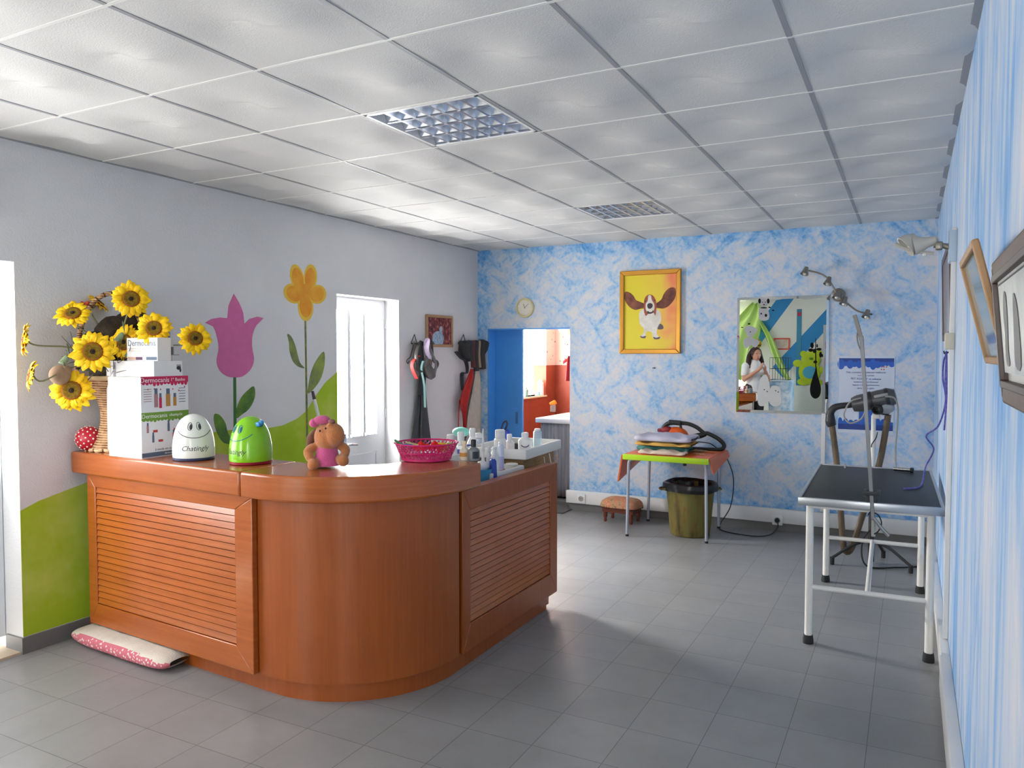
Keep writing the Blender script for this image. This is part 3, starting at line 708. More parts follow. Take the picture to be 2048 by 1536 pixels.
part('print', b, [m_pinkp, m_greenp, m_ink, m_card, m_inkd, M('print_rose_grey', (176, 130, 134), .6), m_orap, m_redp], bd, smooth=False)
# bottle on the tall carton
pbt = V((-3.42, 2.705, 1.482)); bt = thing('spray_bottle', 'white bottle with blue cap standing behind the small carton', 'bottle', pbt)
b = MB(); b.lathe([(.024, 0), (.027, .004), (.027, .08), (.023, .1), (.010, .112), (.010, .12)], pbt, 18); part('body', b, M('bottle_grey_white', (210, 214, 218), .35), bt)
b = MB(); b.lathe([(.013, .12), (.013, .143), (.010, .15)], pbt, 16); part('cap', b, M('cap_blue', (104, 140, 196), .4), bt)
b = MB(); b.lathe([(.0274, .03), (.0274, .072)], pbt, 18); part('label', b, M('label_dark', (84, 94, 96), .5), bt)
# dome shaped smiling bins
def dome_bin(name, label, u, v, mats, facing, tab):
    c = onz(u, v, 1.0); t = thing('dome_bin', label, 'bin', c, 0, 'smiling dome bins on the counter')
    pr = [(.092, 0), (.097, .004), (.0985, .014)]
    b = MB(); b.lathe(pr, c, 36); part('base_ring', b, mats[1], t)
    prof = dense([(.0965, .0145), (.0985, .03), (.0975, .07), (.093, .11), (.083, .15), (.066, .185), (.045, .208), (.022, .220), (.0006, .224)])
    b = MB(); b.lathe(prof, c, 40); part('body', b, mats[0], t, ang=80)
    def rad(z):
        z = max(.0146, min(.2239, z))
        for (r0, z0), (r1, z1) in zip(prof, prof[1:]):
            if z0 <= z <= z1: return r0+(r1-r0)*(z-z0)/(z1-z0+1e-9)
        return .001
    f = math.atan2(facing[1], facing[0])
    def S(a, z, d=.0): r = rad(z)+d; return c+V((cos(f+a)*r, sin(f+a)*r, z))
    b = MB()
    b.tube([S(-1.0+2.0*k/14, .145-.032*(1-((k-7)/7)**2), .0005) for k in range(15)], .0016, 6, 2)
    part('smile', b, mats[2], t)
    for s in (-1, 1):
        b = MB(); b.tube([S(.26*s+.13*cos(q), .168+.018*sin(q), .0005) for q in [2*pi*k/14 for k in range(14)]], .0013, 6, 2, True)
        b.tube([S(.26*s+.05+.06*cos(q), .166+.011*sin(q), .0005) for q in [2*pi*k/10 for k in range(10)]], .002, 6, 2, True); b.tube([S(.26*s+.05, .158, .0006), S(.26*s+.05, .172, .0006)], .003, 6, 0)
        part('eye', b, mats[2], t)
    b = MB(); textm(b, 'Chatingly', .034, lambda a, q, d: S(a/.097, .062+q, d), shear=.3); part('lettering', b, mats[3], t, smooth=False)
    if tab:
        b = MB(); q = S(1.45, .185); b.rbox(q+V((.008, .0, .004)), (.026, .03, .022), .006); b.ball(q+V((.018, .004, .012)), .012, 10, 8); part('flap_handle', b, M('handle_blue', (50, 140, 200), .4), t, 'blue flap handle')
    return t
m_glossw = M('gloss_white_plastic', (232, 234, 230), .18); m_glossg = M('gloss_lime_plastic', (132, 200, 36), .18)
dome_bin('a', 'white dome shaped bin with a smiling face on the counter', 388, 918, [m_glossw, M('navy_ring', (44, 60, 100), .4), m_inkd, m_inkd], (.8, -.6), False)
dome_bin('b', 'lime green dome shaped bin with red base and blue handle', 502, 926, [m_glossg, M('red_ring', (150, 24, 52), .4), M('smile_blue', (30, 110, 150), .4), m_inkd], (-.1, -1), True)
# plush toy
tc_ = onz(654, 934, 1.0); k_ = mpp(tc_)
m_plush = M('tan_plush', (190, 118, 66), .95, var=.08, vscale=60, bump=.6, bscale=260, sheen=.4); m_pinkf = M('pink_plush', (206, 88, 140), .95, bump=.5, bscale=200, sheen=.4); m_ear = M('brown_plush', (112, 70, 52), .95, bump=.5, bscale=200, sheen=.3)
fw = (CP-tc_); fw.z = 0; fw.normalize(); rt = V((-fw.y, fw.x, 0)); 
def T_(u, v, d=0): return tc_ + rt*((u-654)*k_) + V((0, 0, (945-v)*k_+.002)) + fw*(d*k_)
pt_ = thing('plush_dog', 'small tan plush dog in a pink dress and hat sitting on the counter', 'soft toy', tc_)
b = MB(); b.ball(T_(655, 886, 2), (27*k_, 25*k_, 29*k_), 18, 12); b.ball(T_(669, 880, 16), (21*k_, 20*k_, 24*k_), 16, 10); b.ball(T_(662, 866, 20), (9*k_, 9*k_, 13*k_), 12, 8)
b.ball(T_(652, 918, -2), (18*k_, 17*k_, 28*k_), 14, 10)
for (a, c_, d) in (((630, 903, 0), (618, 914, 4), (621, 924, 12)), ((679, 902, 0), (690, 911, 6), (689, 919, 12))): b.tube([T_(*a), T_(*c_), T_(*d)], [9*k_, 10*k_, 8*k_], 10, 4); b.ball(T_(*d), 9*k_, 10, 8)
for (a, d) in (((640, 934, 4), (628, 937, 24)), ((672, 930, 4), (685, 931, 24))): b.tube([T_(*a), T_(*d)], [10*k_, 11*k_], 10, 0); b.ball(T_(*d), 12*k_, 12, 8)
part('body', b, m_plush, pt_, mods=REM(.005))
b = MB(); b.lathe([(17*k_, 46*k_), (21*k_, 34*k_), (25*k_, 18*k_), (29*k_, 5*k_), (27*k_, 4*k_), (14*k_, 47*k_)], tc_+V((0, 0, .0)), 22); 
part('dress', b, m_pinkf, pt_)
for s, pts in ((0, ((634, 872, -4), (625, 888, -6), (620, 908, -4))), (1, ((677, 874, -8), (680, 888, -8), (678, 902, -6)))):
    b = MB(); b.tube([T_(*q) for q in pts], [5*k_, 10*k_, 6*k_], 10, 5); part('ear', b, m_ear, pt_)
b = MB(); b.tube([T_(629, 862, -4), T_(638, 852, 4), T_(652, 851, 6), T_(658, 856, 2)], [7*k_, 9*k_, 9*k_, 5*k_], 10, 4); b.ball(T_(629, 857, 2), 9*k_, 10, 8); b.ball(T_(648, 850, 6), (12*k_, 9*k_, 6*k_), 10, 8); part('hat', b, m_pinkf, pt_)
b = MB(); b.ball(T_(664, 853, 22), (8*k_, 6*k_, 5*k_), 12, 8); part('nose', b, M('plush_nose', (128, 84, 78), .7), pt_)
b = MB(); b.ball(T_(641, 871, 22), (1.6*k_, 2*k_, 2.4*k_), 8, 6); b.ball(T_(652, 866, 25), (1.6*k_, 2*k_, 2.4*k_), 8, 6); part('eyes', b, m_inkd, pt_)
# pink lattice basket with contents
kc = onz(853, 919, 1.0); kk = mpp(kc); RB, RT, HB = 49*kk, 61*kk, 34*kk
m_mag = M('magenta_plastic', (208, 26, 110), .35)
kb = thing('plastic_basket', 'magenta openwork plastic basket near the end of the counter top', 'basket', kc)
b = MB(); b.lathe([(.001, .002), (RB, .002), (RB+.003, .004), (RB+.003, .014), (RB, .016), (RB-.004, .006), (.001, .005)], kc, 40); part('bottom', b, m_mag, kb)
b = MB()
for s in (-1, 1):
    for k in range(40):
        a = 2*pi*k/40; b.tube([kc+V((cos(a+s*.5*q)*(RB+(RT-RB)*q), sin(a+s*.5*q)*(RB+(RT-RB)*q), .012+(HB-.018)*q)) for q in (0, .33, .66, 1)], .0022, 5, 0, caps=False)
part('lattice', b, m_mag, kb)
b = MB()
pts = []
for k in range(96):
    a = 2*pi*k/96; sc_ = 1+.035*abs(sin(a*8)); pts.append(kc+V((cos(a)*RT*sc_, sin(a)*RT*sc_, HB)))
b.tube(pts, .0045, 6, 0, True); b.tube([kc+V((cos(2*pi*k/40)*(RB+(RT-RB)*.5), sin(2*pi*k/40)*(RB+(RT-RB)*.5), HB*.5)) for k in range(40)], .003, 6, 0, True); part('rim', b, m_mag, kb)
def bpos(u, v, z): p = onz(u, v, 1.0+z); return p
m_red = M('red_felt', (222, 28, 24), .9, bump=.3)
for k, (u, dx, lab) in enumerate(((843, -.012, 'crumpled red cloth at the left in the pink basket'), (872, .05, 'crumpled red cloth at the right in the pink basket'))):
    b = MB(); q = kc+rt*((u-853)*kk)*1.05+V((0, 0, .030)); 
    b.grid(lambda a, c: q+V(((a-.5)*.085, (c-.5)*.085, .052*(1-((a-.5)**2+(c-.5)**2)*1.7)+.012*sin(a*9+k)*cos(c*8))), 12, 12)
    solo('red_cloth', b, m_red, lab, 'cloth', q, 'red cloths in the pink basket', mods=[('SOLIDIFY', dict(thickness=.003))])
for (u0, v0, u1, v1, col, lab) in ((790, 893, 812, 912, (64, 128, 84), 'green marker pen leaning out of the pink basket'), (800, 903, 824, 908, (30, 90, 190), 'blue marker pen lying across the pink basket rim'), (812, 899, 836, 908, (198, 190, 130), 'pale yellow pen in the pink basket')):
    p0 = kc+rt*((u0-853)*kk)+V((0, 0, (934-v0)*kk*1.0)); p1 = kc+rt*((u1-853)*kk)+V((0, 0, (938-v1)*kk*1.0))+fw*.02
    pen = thing('marker_pen', lab, 'pen', p1); mt = M('pen_'+lab.split()[0], col, .4)
    b = MB(); b.cyl(p1, p0.lerp(p1, .4), .0055, seg=10); part('barrel', b, mt, pen)
    b = MB(); b.cyl(p0.lerp(p1, .4), p0, .0062, .005, seg=10); part('cap', b, mt, pen)
for k, (u, lab) in enumerate(((884, 'yellow sachet propped at the right in the pink basket'), (895, 'pale green sachet at the far right of the pink basket'))):
    b = MB(); q = kc+rt*((u-853)*kk)+V((0, 0, .034)); b.rbox(q+V((0, 0, .025)), (.04, .006, .05), .002, 2, rot=Matrix.Rotation(.5+k, 3, 'Z') @ Matrix.Rotation(.5, 3, 'X'))
    solo('sachet', b, M('sachet_yellow', (222, 206, 40), .5) if k == 0 else M('sachet_lime', (186, 216, 110), .5), lab, 'sachet', q)
# long cushion on the floor
m_cw = M('cushion_calico', (206, 198, 186), .95, var=.08, vscale=12, bump=.3, bscale=160); m_cp = mat_speck('cushion_pink_print', (196, 108, 122), (226, 206, 200), 58, .36, .95)
c0 = V((-3.50, 2.515, 0)); LX, LY, LH = .82, .20, .085
ca = radians(0.5)
def cush(u, v):
    a = 2*pi*u; s = (v-.5)*2
    e = (1-abs(s)**5)**.5 if abs(s) < 1 else 0
    fy_ = math.copysign(abs(cos(a))**.7, cos(a)); fz = math.copysign(abs(sin(a))**.8, sin(a))
    y = LY/2*fy_*(.55+.45*e)*1.0; z = LH/2+LH/2*fz*(.25+.75*e)*(1+.05*sin(s*9))
    x = s*LX/2*(1-.02*abs(fz))
    return V((c0.x+x*cos(ca)-y*sin(ca)+.06*0, c0.y+y*cos(ca)+x*sin(ca)-.03*s-.01, max(z, .002)))
b = MB(); b.grid(cush, 28, 48, True)
for fa in b.b.faces:
    c = fa.calc_center_median(); fa.material_index = 1 if (c.y-(c0.y-.03*(c.x-c0.x)/(LX/2)-.01) < (-.086 if c.z > .05 else -.03)) else 0
b.b.normal_update()
solo('draught_cushion', b, [m_cw, m_cp], 'long pink and cream cushion lying on the floor along the counter', 'cushion', c0, ang=70)
# ================================================================ CEILING LIGHTS (switched off, mirror louvres)
m_lou = M('louvre_aluminium', (222, 226, 234), .25, .9); m_hous = M('luminaire_white', (232, 232, 232), .4)
def luminaire(label, i, j):
    x0, y0 = GX0+i*TS, GY0+j*TS; c = V((x0+.3, y0+.3, ZC))
    t = thing('ceiling_light', label, 'ceiling light', c, 0, 'louvred ceiling lights')
    b = MB(); z1 = ZC+.075; e = .272
    b.mm((x0+.015, y0+.015, z1), (x0+.585, y0+.585, z1+.006))
    for (xa, ya, xb, yb) in ((.012, .012, .588, .026), (.012, .574, .588, .588), (.012, .012, .026, .588), (.574, .012, .588, .588)): b.mm((x0+xa, y0+ya, ZC-.003), (x0+xb, y0+yb, z1))
    part('housing', b, m_hous, t, smooth=False)
    b = MB()
    for k in range(4):
        ya = y0+.030+.135*k; yb = ya+.135
        b.grid(lambda u, v: V((x0+.028+.544*u, ya+.003+(yb-ya-.006)*v, ZC+.004+.062*(1-abs(2*v-1)**2.2))), 1, 12)
    part('reflector', b, m_lou, t)
    b = MB()
    for k in range(5):
        yy = y0+.030+.135*k; yy = min(max(yy, y0+.032), y0+.568)
        b.prism([V((x0+.028, yy-.006, ZC)), V((x0+.028, yy+.006, ZC)), V((x0+.028, yy, ZC+.045))], (.544, 0, 0))
    part('louvre_rails', b, m_lou, t, smooth=False)
    for k in range(1, 7):
        xx = x0+.028+.544*k/7; b = MB()
        for q in range(4):
            ya = y0+.036+.135*q
            b.prism([V((xx-.007, ya, ZC+.002)), V((xx+.007, ya, ZC+.002)), V((xx, ya, ZC+.046))], (0, .123, 0))
        part('louvre_blade', b, m_lou, t, smooth=False)
    for k in range(4):
        yy = y0+.0975+.135*k; b = MB(); b.cyl((x0+.03, yy, ZC+.053), (x0+.57, yy, ZC+.053), .008, seg=10); part('tube', b, M('fluorescent_tube', (236, 238, 240), .3), t)
luminaire('nearer square louvred ceiling light, above the counter', -3, 0)
luminaire('farther square louvred ceiling light, near the back wall', -3, 4)
# ================================================================ ITEMS BEHIND THE COUNTER END
m_bw = M('bottle_white', (232, 233, 235), .35); m_lab = M('label_violet', (74, 76, 150), .5); m_cap = M('cap_white', (222, 223, 226), .35)
def bottle(label, base, w, h, body=None, cap=None, style='round', name='bottle', lab=None, group=None, capz=.78, capr=.32, flat=1.0):
    """lathe bottle: body to capz*h, cap above"""
    p = V(base); t = thing(name, label, 'bottle', p, YAW, group); r = w/2; hb = h*capz
    b = MB()
    if style == 'round': pr = [(r*.9, 0), (r, .05*h), (r, hb*.62), (r*.93, hb*.78), (r*.6, hb*.92), (r*capr*.9, hb*.97), (r*capr*.9, hb)]
    elif style == 'cone': pr = [(r*.9, 0), (r, .05*h), (r, hb*.45), (r*.55, hb*.6), (r*.4, hb)]
    else: pr = [(r*.94, 0), (r, .02*h), (r, hb*.92), (r*.85, hb*.98), (r*.6, hb)]
    b.lathe(dense(pr, 1) if style == 'round' else pr, p, 22, rotz(YAW), 1, flat); part('body', b, body or m_bw, t)
    b = MB(); rc = r*capr
    if style == 'cone': b.lathe([(r*.62, hb), (r*.52, hb+.02*h), (r*.14, h)], p, 14)
    elif style == 'pump': b.cyl(p+V((0, 0, hb)), p+V((0, 0, h*.9)), rc*.5, seg=10); b.rbox(p+V((0, 0, h*.95)), (rc*2.6, rc*1.1, h*.08), rc*.3, 2, rot=rotz(YAW))
    else: b.lathe([(rc*1.05, hb), (rc*1.05, h*.97), (rc*.8, h)], p, 16)
    part('cap', b, cap or m_cap, t)
    if lab:
        b = MB(); b.lathe([(r*1.012, hb*lab[1]), (r*1.012, hb*lab[2])], p, 22, rotz(YAW), 1, flat); part('label', b, lab[0], t)
    return t
def bpx(u, vt, vb, wpx, x): 
    """base point, width and height of something seen at column u between rows vt and vb on the plane at x"""
    p = onx(u, vb, x); k = mpp(p); return p, wpx*k, (vb-vt)*k
ZW = .80
# white rear tray on wicker base
m_enam = M('white_tray_plastic', (224, 224, 220), .4); m_wick2 = mat_noise('wicker_weave', [(.3, (120, 92, 62)), (.7, (182, 150, 108))], 6, (9, 9, 40), .85, bmp=.5)
ta = thing('wicker_trolley_basket', 'large wicker basket with a white plastic tray top behind the counter end', 'basket', (-2.175, 4.23, ZW), radians(4))
Rt = rotz(radians(4)); tc0 = V((-2.175, 4.23, 0))
def L_(x, y, z): return tc0 + Rt @ V((x, y, 0)) + V((0, 0, z))
TZ0, TZ1 = .903, .963
b = MB(); b.box(L_(0, 0, (ZW+.001+TZ0)/2), (.32, .52, TZ0-ZW-.001), Rt); part('wicker_body', b, m_wick2, ta, bevel=.01)
b = MB(); hx, hy = .185, .29
for (cx, cy, dx, dy) in ((0, -hy, 2*hx+.02, .022), (0, hy, 2*hx+.02, .022), (-hx, 0, .022, 2*hy), (hx, 0, .022, 2*hy)): b.rbox(L_(cx, cy, (TZ0+TZ1)/2), (dx, dy, TZ1-TZ0), .008, 2, Rt)
b.box(L_(0, 0, TZ0+.006), (2*hx, 2*hy, .012), Rt); part('tray', b, m_enam, ta)
b = MB(); b.tube([L_(hx+.012, .07, .90), L_(hx+.02, .08, .84), L_(hx+.02, .11, .80), L_(hx+.02, .09, .76)], .004, 6, 5); b.tube([L_(hx+.012, -.02, .89), L_(hx+.02, -.01, .83), L_(hx+.02, .05, .81), L_(hx+.02, .11, .80)], .003, 6, 5); part('ribbon', b, M('white_ribbon', (220, 214, 206), .6), ta)
b = MB()
for k in range(5): b.ball(L_(hx+.024, .17+.012*sin(k*2), .875-.018*k), (.006, .010, .007), 8, 6)
solo('bead_tassel', b, M('tassel_gold', (206, 156, 110), .4), 'string of gold beads hanging at the wicker basket corner', 'beads', L_(hx+.02, .17, .86))
TF = TZ0+.013
# white box at the left behind
b = MB(); c = V((-2.50, 3.98, 0))
bx = thing('white_crate', 'white plastic crate of bottles behind the pink basket', 'crate', (c.x, c.y, ZW), 0)
for (cx, cy, dx, dy) in ((0, -.29, .32, .014), (0, .29, .32, .014), (-.155, 0, .014, .58), (.155, 0, .014, .58)): b.rbox(c+V((cx, cy, ZW+.065)), (dx, dy, .13), .004, 2)
b.box(c+V((0, 0, ZW+.004)), (.31, .58, .008)); part('walls', b, m_enam, bx)
def on_plane(u, v, z): return onz(u, v, z)
def zb(u, vt, w, h, z, y):   # bottle whose TOP is seen at (u, vt), standing on height z, at distance row y
    p = ony(u, vt, y); return V((p.x, p.y, z)), w*mpp(p), p.z-z
P, w_, h_ = zb(901, 869, 28, 0, ZW+.008, 3.82); bottle('squat round white jug in the white crate, nearest the pink basket', P, w_, h_, capz=.84, capr=.5, group='bottles behind the counter end')
P, w_, h_ = zb(922, 864, 18, 0, ZW+.008, 3.95); bottle('white bottle with a tapered cap and violet label in the white crate', P, w_, h_, lab=(m_lab, .62, .84), capz=.68, capr=.72, style='can', group='bottles behind the counter end')
P, w_, h_ = zb(945, 856, 24, 0, ZW+.008, 4.08); bottle('white bottle with a tall square cap in front of the cream apron', P, w_, h_, lab=(m_lab, .56, .76), capz=.80, capr=.5, group='bottles behind the counter end')
P, w_, h_ = zb(957, 866, 16, 0, ZW+.008, 4.15); bottle('pale clear bottle with a white flip cap behind the grey bottle', P, w_, h_, body=M('bottle_pale_blue', (196, 204, 220), .25), lab=(m_lab, .4, .62), capz=.86, capr=.85, style='can', group='bottles behind the counter end')
P = onz(929, 920, 1.0); k9 = mpp(P); bottle('cream bottle with an ochre label on the counter end', P, 20*k9, 38*k9, body=M('bottle_cream', (214, 206, 190), .35), cap=M('cap_cream', (226, 206, 168), .4), lab=(m_orap, .3, .62), capz=.66, capr=.4, group='bottles behind the counter end')
P = onz(947, 921, 1.0); P += CN*0; g_ = bottle('grey bottle with a pointed black cap on the counter end', P, 25*k9, 42*k9, body=M('bottle_grey', (122, 128, 132), .3), cap=M('cap_black', (28, 28, 30), .4), capz=.66, capr=.4, group='bottles behind the counter end')
b = MB(); r9 = 12.7*k9; f9 = YAW-pi/2
b.grid(lambda u, v: P+V((cos(f9-.1+u*1.1)*r9, sin(f9-.1+u*1.1)*r9, (5+v*14)*k9)), 6, 1); part('label', b, M('label_black', (34, 36, 42), .4), g_)
# front tray
ft = thing('white_tray', 'small white plastic tray of bottles just beyond the end of the counter top', 'tray', (-2.09, 3.72, ZW), radians(-3))
Rf = rotz(radians(-3)); fc = V((-2.09, 3.72, 0))
def F_(x, y, z): return fc + Rf @ V((x, y, 0)) + V((0, 0, z))
b = MB(); b.box(F_(0, 0, ZW+.015), (.22, .32, .03), Rf); part('dark_base', b, M('bottle_green', (40, 58, 46), .5), ft)
b = MB(); fz0, fz1 = ZW+.03, ZW+.082
for (cx, cy, dx, dy) in ((0, -.175, .27, .014), (0, .175, .27, .014), (-.13, 0, .014, .35), (.13, 0, .014, .35)): b.rbox(F_(cx, cy, (fz0+fz1)/2), (dx, dy, fz1-fz0), .005, 2, Rf)
b.box(F_(0, 0, fz0+.004), (.26, .35, .008), Rf); part('tray', b, m_enam, ft)
FT = fz0+.009
def ft_b(u, vt, wpx, y, **kw): p = ony(u, vt, y); P = V((p.x, p.y, FT)); bottle(kw.pop('label'), P, wpx*mpp(p), p.z-FT, group='bottles behind the counter end', **kw)
ft_b(966, 857, 13, 3.60, label='white bottle with a long thin pointed nozzle in the small tray', style='cone', capz=.55)
ft_b(978, 893, 12, 3.62, label='clear small bottle beside the long nozzle bottle', body=M('bottle_clear_grey', (200, 204, 206), .2), capz=.85, capr=.5)
ft_b(989, 893, 18, 3.68, label='round shouldered white bottle behind the small blue bottle', capz=.9, capr=.55)
ft_b(1002, 884, 12, 3.78, label='slim white spray can with violet print in the small tray', style='can', body=M('can_pale', (206, 214, 234), .3), lab=(M('label_lilac', (176, 180, 220), .4), .2, .6), capz=.93, capr=.8)
p = ony(986, 911, 3.575); b = MB(); P = V((p.x, p.y, FT)); kq = mpp(p); t = thing('dropper_bottle', 'small blue bottle with a white ball stopper in the small tray', 'bottle', P)
b.lathe([(8*kq, 0), (8.5*kq, .01), (7*kq, p.z-FT-.03), (4*kq, p.z-FT-.018)], P, 18); part('body', b, M('bottle_blue', (38, 76, 176), .3), t)
b = MB(); b.ball(P+V((0, 0, p.z-FT-.012)), 4.5*kq, 12, 8); part('stopper', b, m_cap, t)
b = MB(); q = F_(.06, .06, FT); b.grid(lambda a, c: q+V(((a-.5)*.10, (c-.5)*.12, .02+.008*sin(a*8)*cos(c*7))), 10, 10); solo('red_rag', b, M('dark_red_cloth', (150, 36, 48), .95), 'dark red cloth lying in the small tray', 'cloth', q, mods=[('SOLIDIFY', dict(thickness=.004))])
b = MB(); q = F_(.07, .15, fz1+.002); b.lathe([(.001, 0), (.034, 0), (.036, .004), (.034, .008), (.001, .008)], q, 20); solo('jar_lid', b, M('lid_cream', (226, 224, 212), .4), 'round cream lid on the edge of the small tray', 'lid', q)
p = onx(964, 950, -2.02); P = V((p.x, p.y, ZW)); b = MB(); kq = mpp(p)
tu = thing('blue_tub', 'pale blue plastic tub wedged beside the counter end', 'tub', P)
b.lathe([(15*kq, 0), (16*kq, .01), (20*kq, .10), (20.5*kq, .105), (19*kq, .105), (15*kq, .02), (.001, .02)], P, 24); part('body', b, M('tub_blue', (70, 164, 214), .35), tu)
b = MB(); b.ball(P+V((.0, 0, .118)), (13*kq, 13*kq, .03), 16, 10); part('contents', b, m_cap, tu)
# rear tray contents
def tr_b(u, vt, wpx, y, **kw): p = ony(u, vt, y); P = V((p.x, p.y, TF)); return bottle(kw.pop('label'), P, wpx*mpp(p), p.z-TF, group='bottles behind the counter end', **kw)
tr_b(1000, 859, 24, 4.02, label='bulky white jug with a ribbed lid in front of the blue door', capz=.66, capr=.8, style='can')
tr_b(1019, 868, 20, 4.16, label='white bottle leaning behind the bulky white jug', capz=.7, capr=.5)
w_b = tr_b(1050, 865, 27, 4.20, label='white flask with a blue curved mark in the wicker basket tray', capz=.8, capr=.5, flat=.6)
tr_b(1075, 857, 17, 4.36, label='pale blue aerosol can at the right in the wicker basket tray', style='can', body=M('can_grey_blue', (178, 192, 206), .3), lab=(M('label_ice', (196, 216, 224), .35), .1, .6), capz=.9, capr=.7)
P = w_b.location; r_ = 13.5*mpp(P); f_ = YAW-pi/2; 
b = MB(); b.tube([P+rotz(YAW) @ V((r_*1.02*cos(q), .6*r_*1.02*sin(q), .032+.012*(abs(q+pi/2)/.6)**2)) for q in [-pi/2-.6+.2*k for k in range(7)]], .003, 6, 3); part('printed_mark', b, M('mark_navy', (50, 64, 110), .5), w_b)
b = MB(); q = L_(-.03, -.18, TF+.012); b.box(q, (.22, .06, .024), Rt); solo('ochre_comb_case', b, mat_noise('ochre_stripes', [(.4, (206, 140, 50)), (.6, (130, 90, 50))], 12, (8, 1, 1)), 'ochre striped case lying in the wicker basket tray', 'case', q)
b = MB(); q = L_(.02, .06, TF); b.rbox(q+V((0, 0, .02)), (.10, .06, .04), .008, 2, Rt); solo('black_clipper', b, M('clipper_black', (40, 44, 48), .4), 'black clipper lying between the white bottles in the wicker basket tray', 'clipper', q)
q = ony(1014, 884, 4.28); kq = mpp(q); Q = V((q.x, q.y, TF)); t = thing('grooming_shears', 'blue handled tool with a dark wire loop standing in the wicker basket tray', 'tool', Q)
def sp(u, v, d=0): p = ony(u, v, 4.28+d); return p
b = MB(); b.tube([sp(1003, 892), sp(1001, 870), sp(1006, 848), sp(1012, 842), sp(1014, 850), sp(1007, 870), V((Q.x, Q.y, TF+.01))], .006, 8, 6); part('loop', b, M('dark_navy_metal', (30, 30, 60), .3), t)
b = MB(); b.ball(sp(1014, 870), (7*kq, 6*kq, 11*kq), 12, 10); part('handle', b, M('handle_royal_blue', (48, 70, 180), .4), t)
b = MB(); q = ony(922, 864, 4.30); b.ball(q, (19*mpp(q), .045, 10*mpp(q)), 20, 12); b.tube([q-V((0, 0, .02)), V((q.x, q.y, .02))], .018, 12, 0); b.lathe([(.12, 0), (.12, .012), (.02, .04)], V((q.x, q.y, 0)), 20)
solo('mint_pouf', b, M('mint_plastic', (140, 220, 206), .5), 'mint green rounded cushion head on a stalk behind the white bottles', 'pouf', V((q.x, q.y, 0)))
# ================================================================ LEFT WALL
# mop handle
b = MB(); p0 = V((XL+.24, 4.50, .02)); p1 = onx(625, 782, XL+.035)
t = thing('broom', 'broom with white handle and dark tip leaning on the painted hill', 'broom', p0)
b.cyl(p0+V((0, 0, .06)), p0.lerp(p1, .95), .012, seg=12); part('handle', b, m_bw, t)
b = MB(); b.cyl(p0.lerp(p1, .95), p1, .013, .010, seg=12); part('tip', b, M('tip_plum', (70, 50, 66), .5), t)
b = MB(); b.rbox(p0+V((0, 0, .05)), (.06, .26, .05), .01, 2); b.rbox(p0+V((0, 0, .005)), (.05, .25, .05), .004, 2); part('brush', b, M('brush_blue', (60, 84, 140), .8), t)
# framed picture
def frame(name, label, cat, P0, U, Wd, Vv, Hh, N, fw_, th, mats, group=None, art=None):
    """P0 lower left corner on the wall; U right, Vv up, N out of the wall"""
    t = thing(name, label, cat, P0+U*Wd/2, 0, group)
    def q(a, c, d): return P0+U*a+Vv*c+N*d
    b = MB()
    for Q in ([(0, 0), (Wd, 0), (Wd-fw_, fw_), (fw_, fw_)], [(Wd, 0), (Wd, Hh), (Wd-fw_, Hh-fw_), (Wd-fw_, fw_)], [(Wd, Hh), (0, Hh), (fw_, Hh-fw_), (Wd-fw_, Hh-fw_)], [(0, Hh), (0, 0), (fw_, fw_), (fw_, Hh-fw_)]):
        b.prism([q(a, c, 0) for a, c in Q], N*th)
    part('frame', b, mats[0], t, bevel=min(.006, fw_*.2))
    b = MB(); b.prism([q(fw_*.9, fw_*.9, th*.3), q(Wd-fw_*.9, fw_*.9, th*.3), q(Wd-fw_*.9, Hh-fw_*.9, th*.3), q(fw_*.9, Hh-fw_*.9, th*.3)], N*th*.15)
    pic = part('picture', b, mats[1], t, smooth=False)
    return t, pic, q
m_art = mat_noise('red_crowd_print', [(.32, (36, 34, 44)), (.44, (96, 44, 56)), (.55, (140, 64, 66)), (.66, (196, 140, 120)), (.75, (120, 130, 150))], 26, detail=6)
m_goldw = M('pale_gold_wood', (170, 132, 92), .5, var=.1)
t, pic, q = frame('framed_print', 'small square framed print in dark reds on the white wall by the leashes', 'picture', V((XL+.001, 5.885, 1.583)), V((0, 1, 0)), .455, V((0, 0, 1)), .30, V((1, 0, 0)), .026, .02, (m_goldw, m_art))
b = MB(); b.ball(q(.20, .075, .0096), (.0006, .10, .075), 14, 10); b.ball(q(.25, .15, .0096), (.0006, .028, .05), 12, 8); part('pale_figure', b, mat_noise('pale_blue_figure', [(.4, (120, 160, 190)), (.6, (190, 204, 222))], 50), pic)
# hooks with leashes
m_lblack = M('leash_black', (44, 44, 48), .6, var=.2, vscale=40); m_lgrey = M('leash_grey', (96, 94, 92), .6, var=.2, vscale=40); m_lilac = M('leash_lilac', (214, 196, 226), .5); m_lred = M('leash_red', (190, 54, 52), .6); m_mint = M('leash_mint', (150, 200, 200), .5)
m_iron = M('hook_iron', (70, 66, 66), .5, .6)
def wv(u, v, d=0): return onx(u, v, XL+.03+d)
def hook(label, u, v, n):
    p = wv(u, v, -.028); t = thing('coat_rack', label, 'hook rack', p)
    b = MB(); b.tube([wv(u+3, v+1, -.025), wv(u-4, v+18, -.02), wv(u+8, v+20, -.02)], .004, 6, 0, True); b.tube([wv(u-3, v+19, -.02), wv(u+n, v+19, .02)], .006, 8, 0)
    part('bracket', b, m_iron, t)
    for k in range(5):
        b = MB(); a = u+2+(n-4)*k/4; b.tube([wv(a, v+19, -.01), wv(a, v+20, .05), wv(a, v+15, .06)], .005, 6, 3); part('hook', b, m_iron, t)
hook('wire hook rack loaded with leashes, nearer to the glazed door', 826, 668, 42)
hook('wire hook rack loaded with leashes, in the corner by the blue wall', 924, 668, 44)
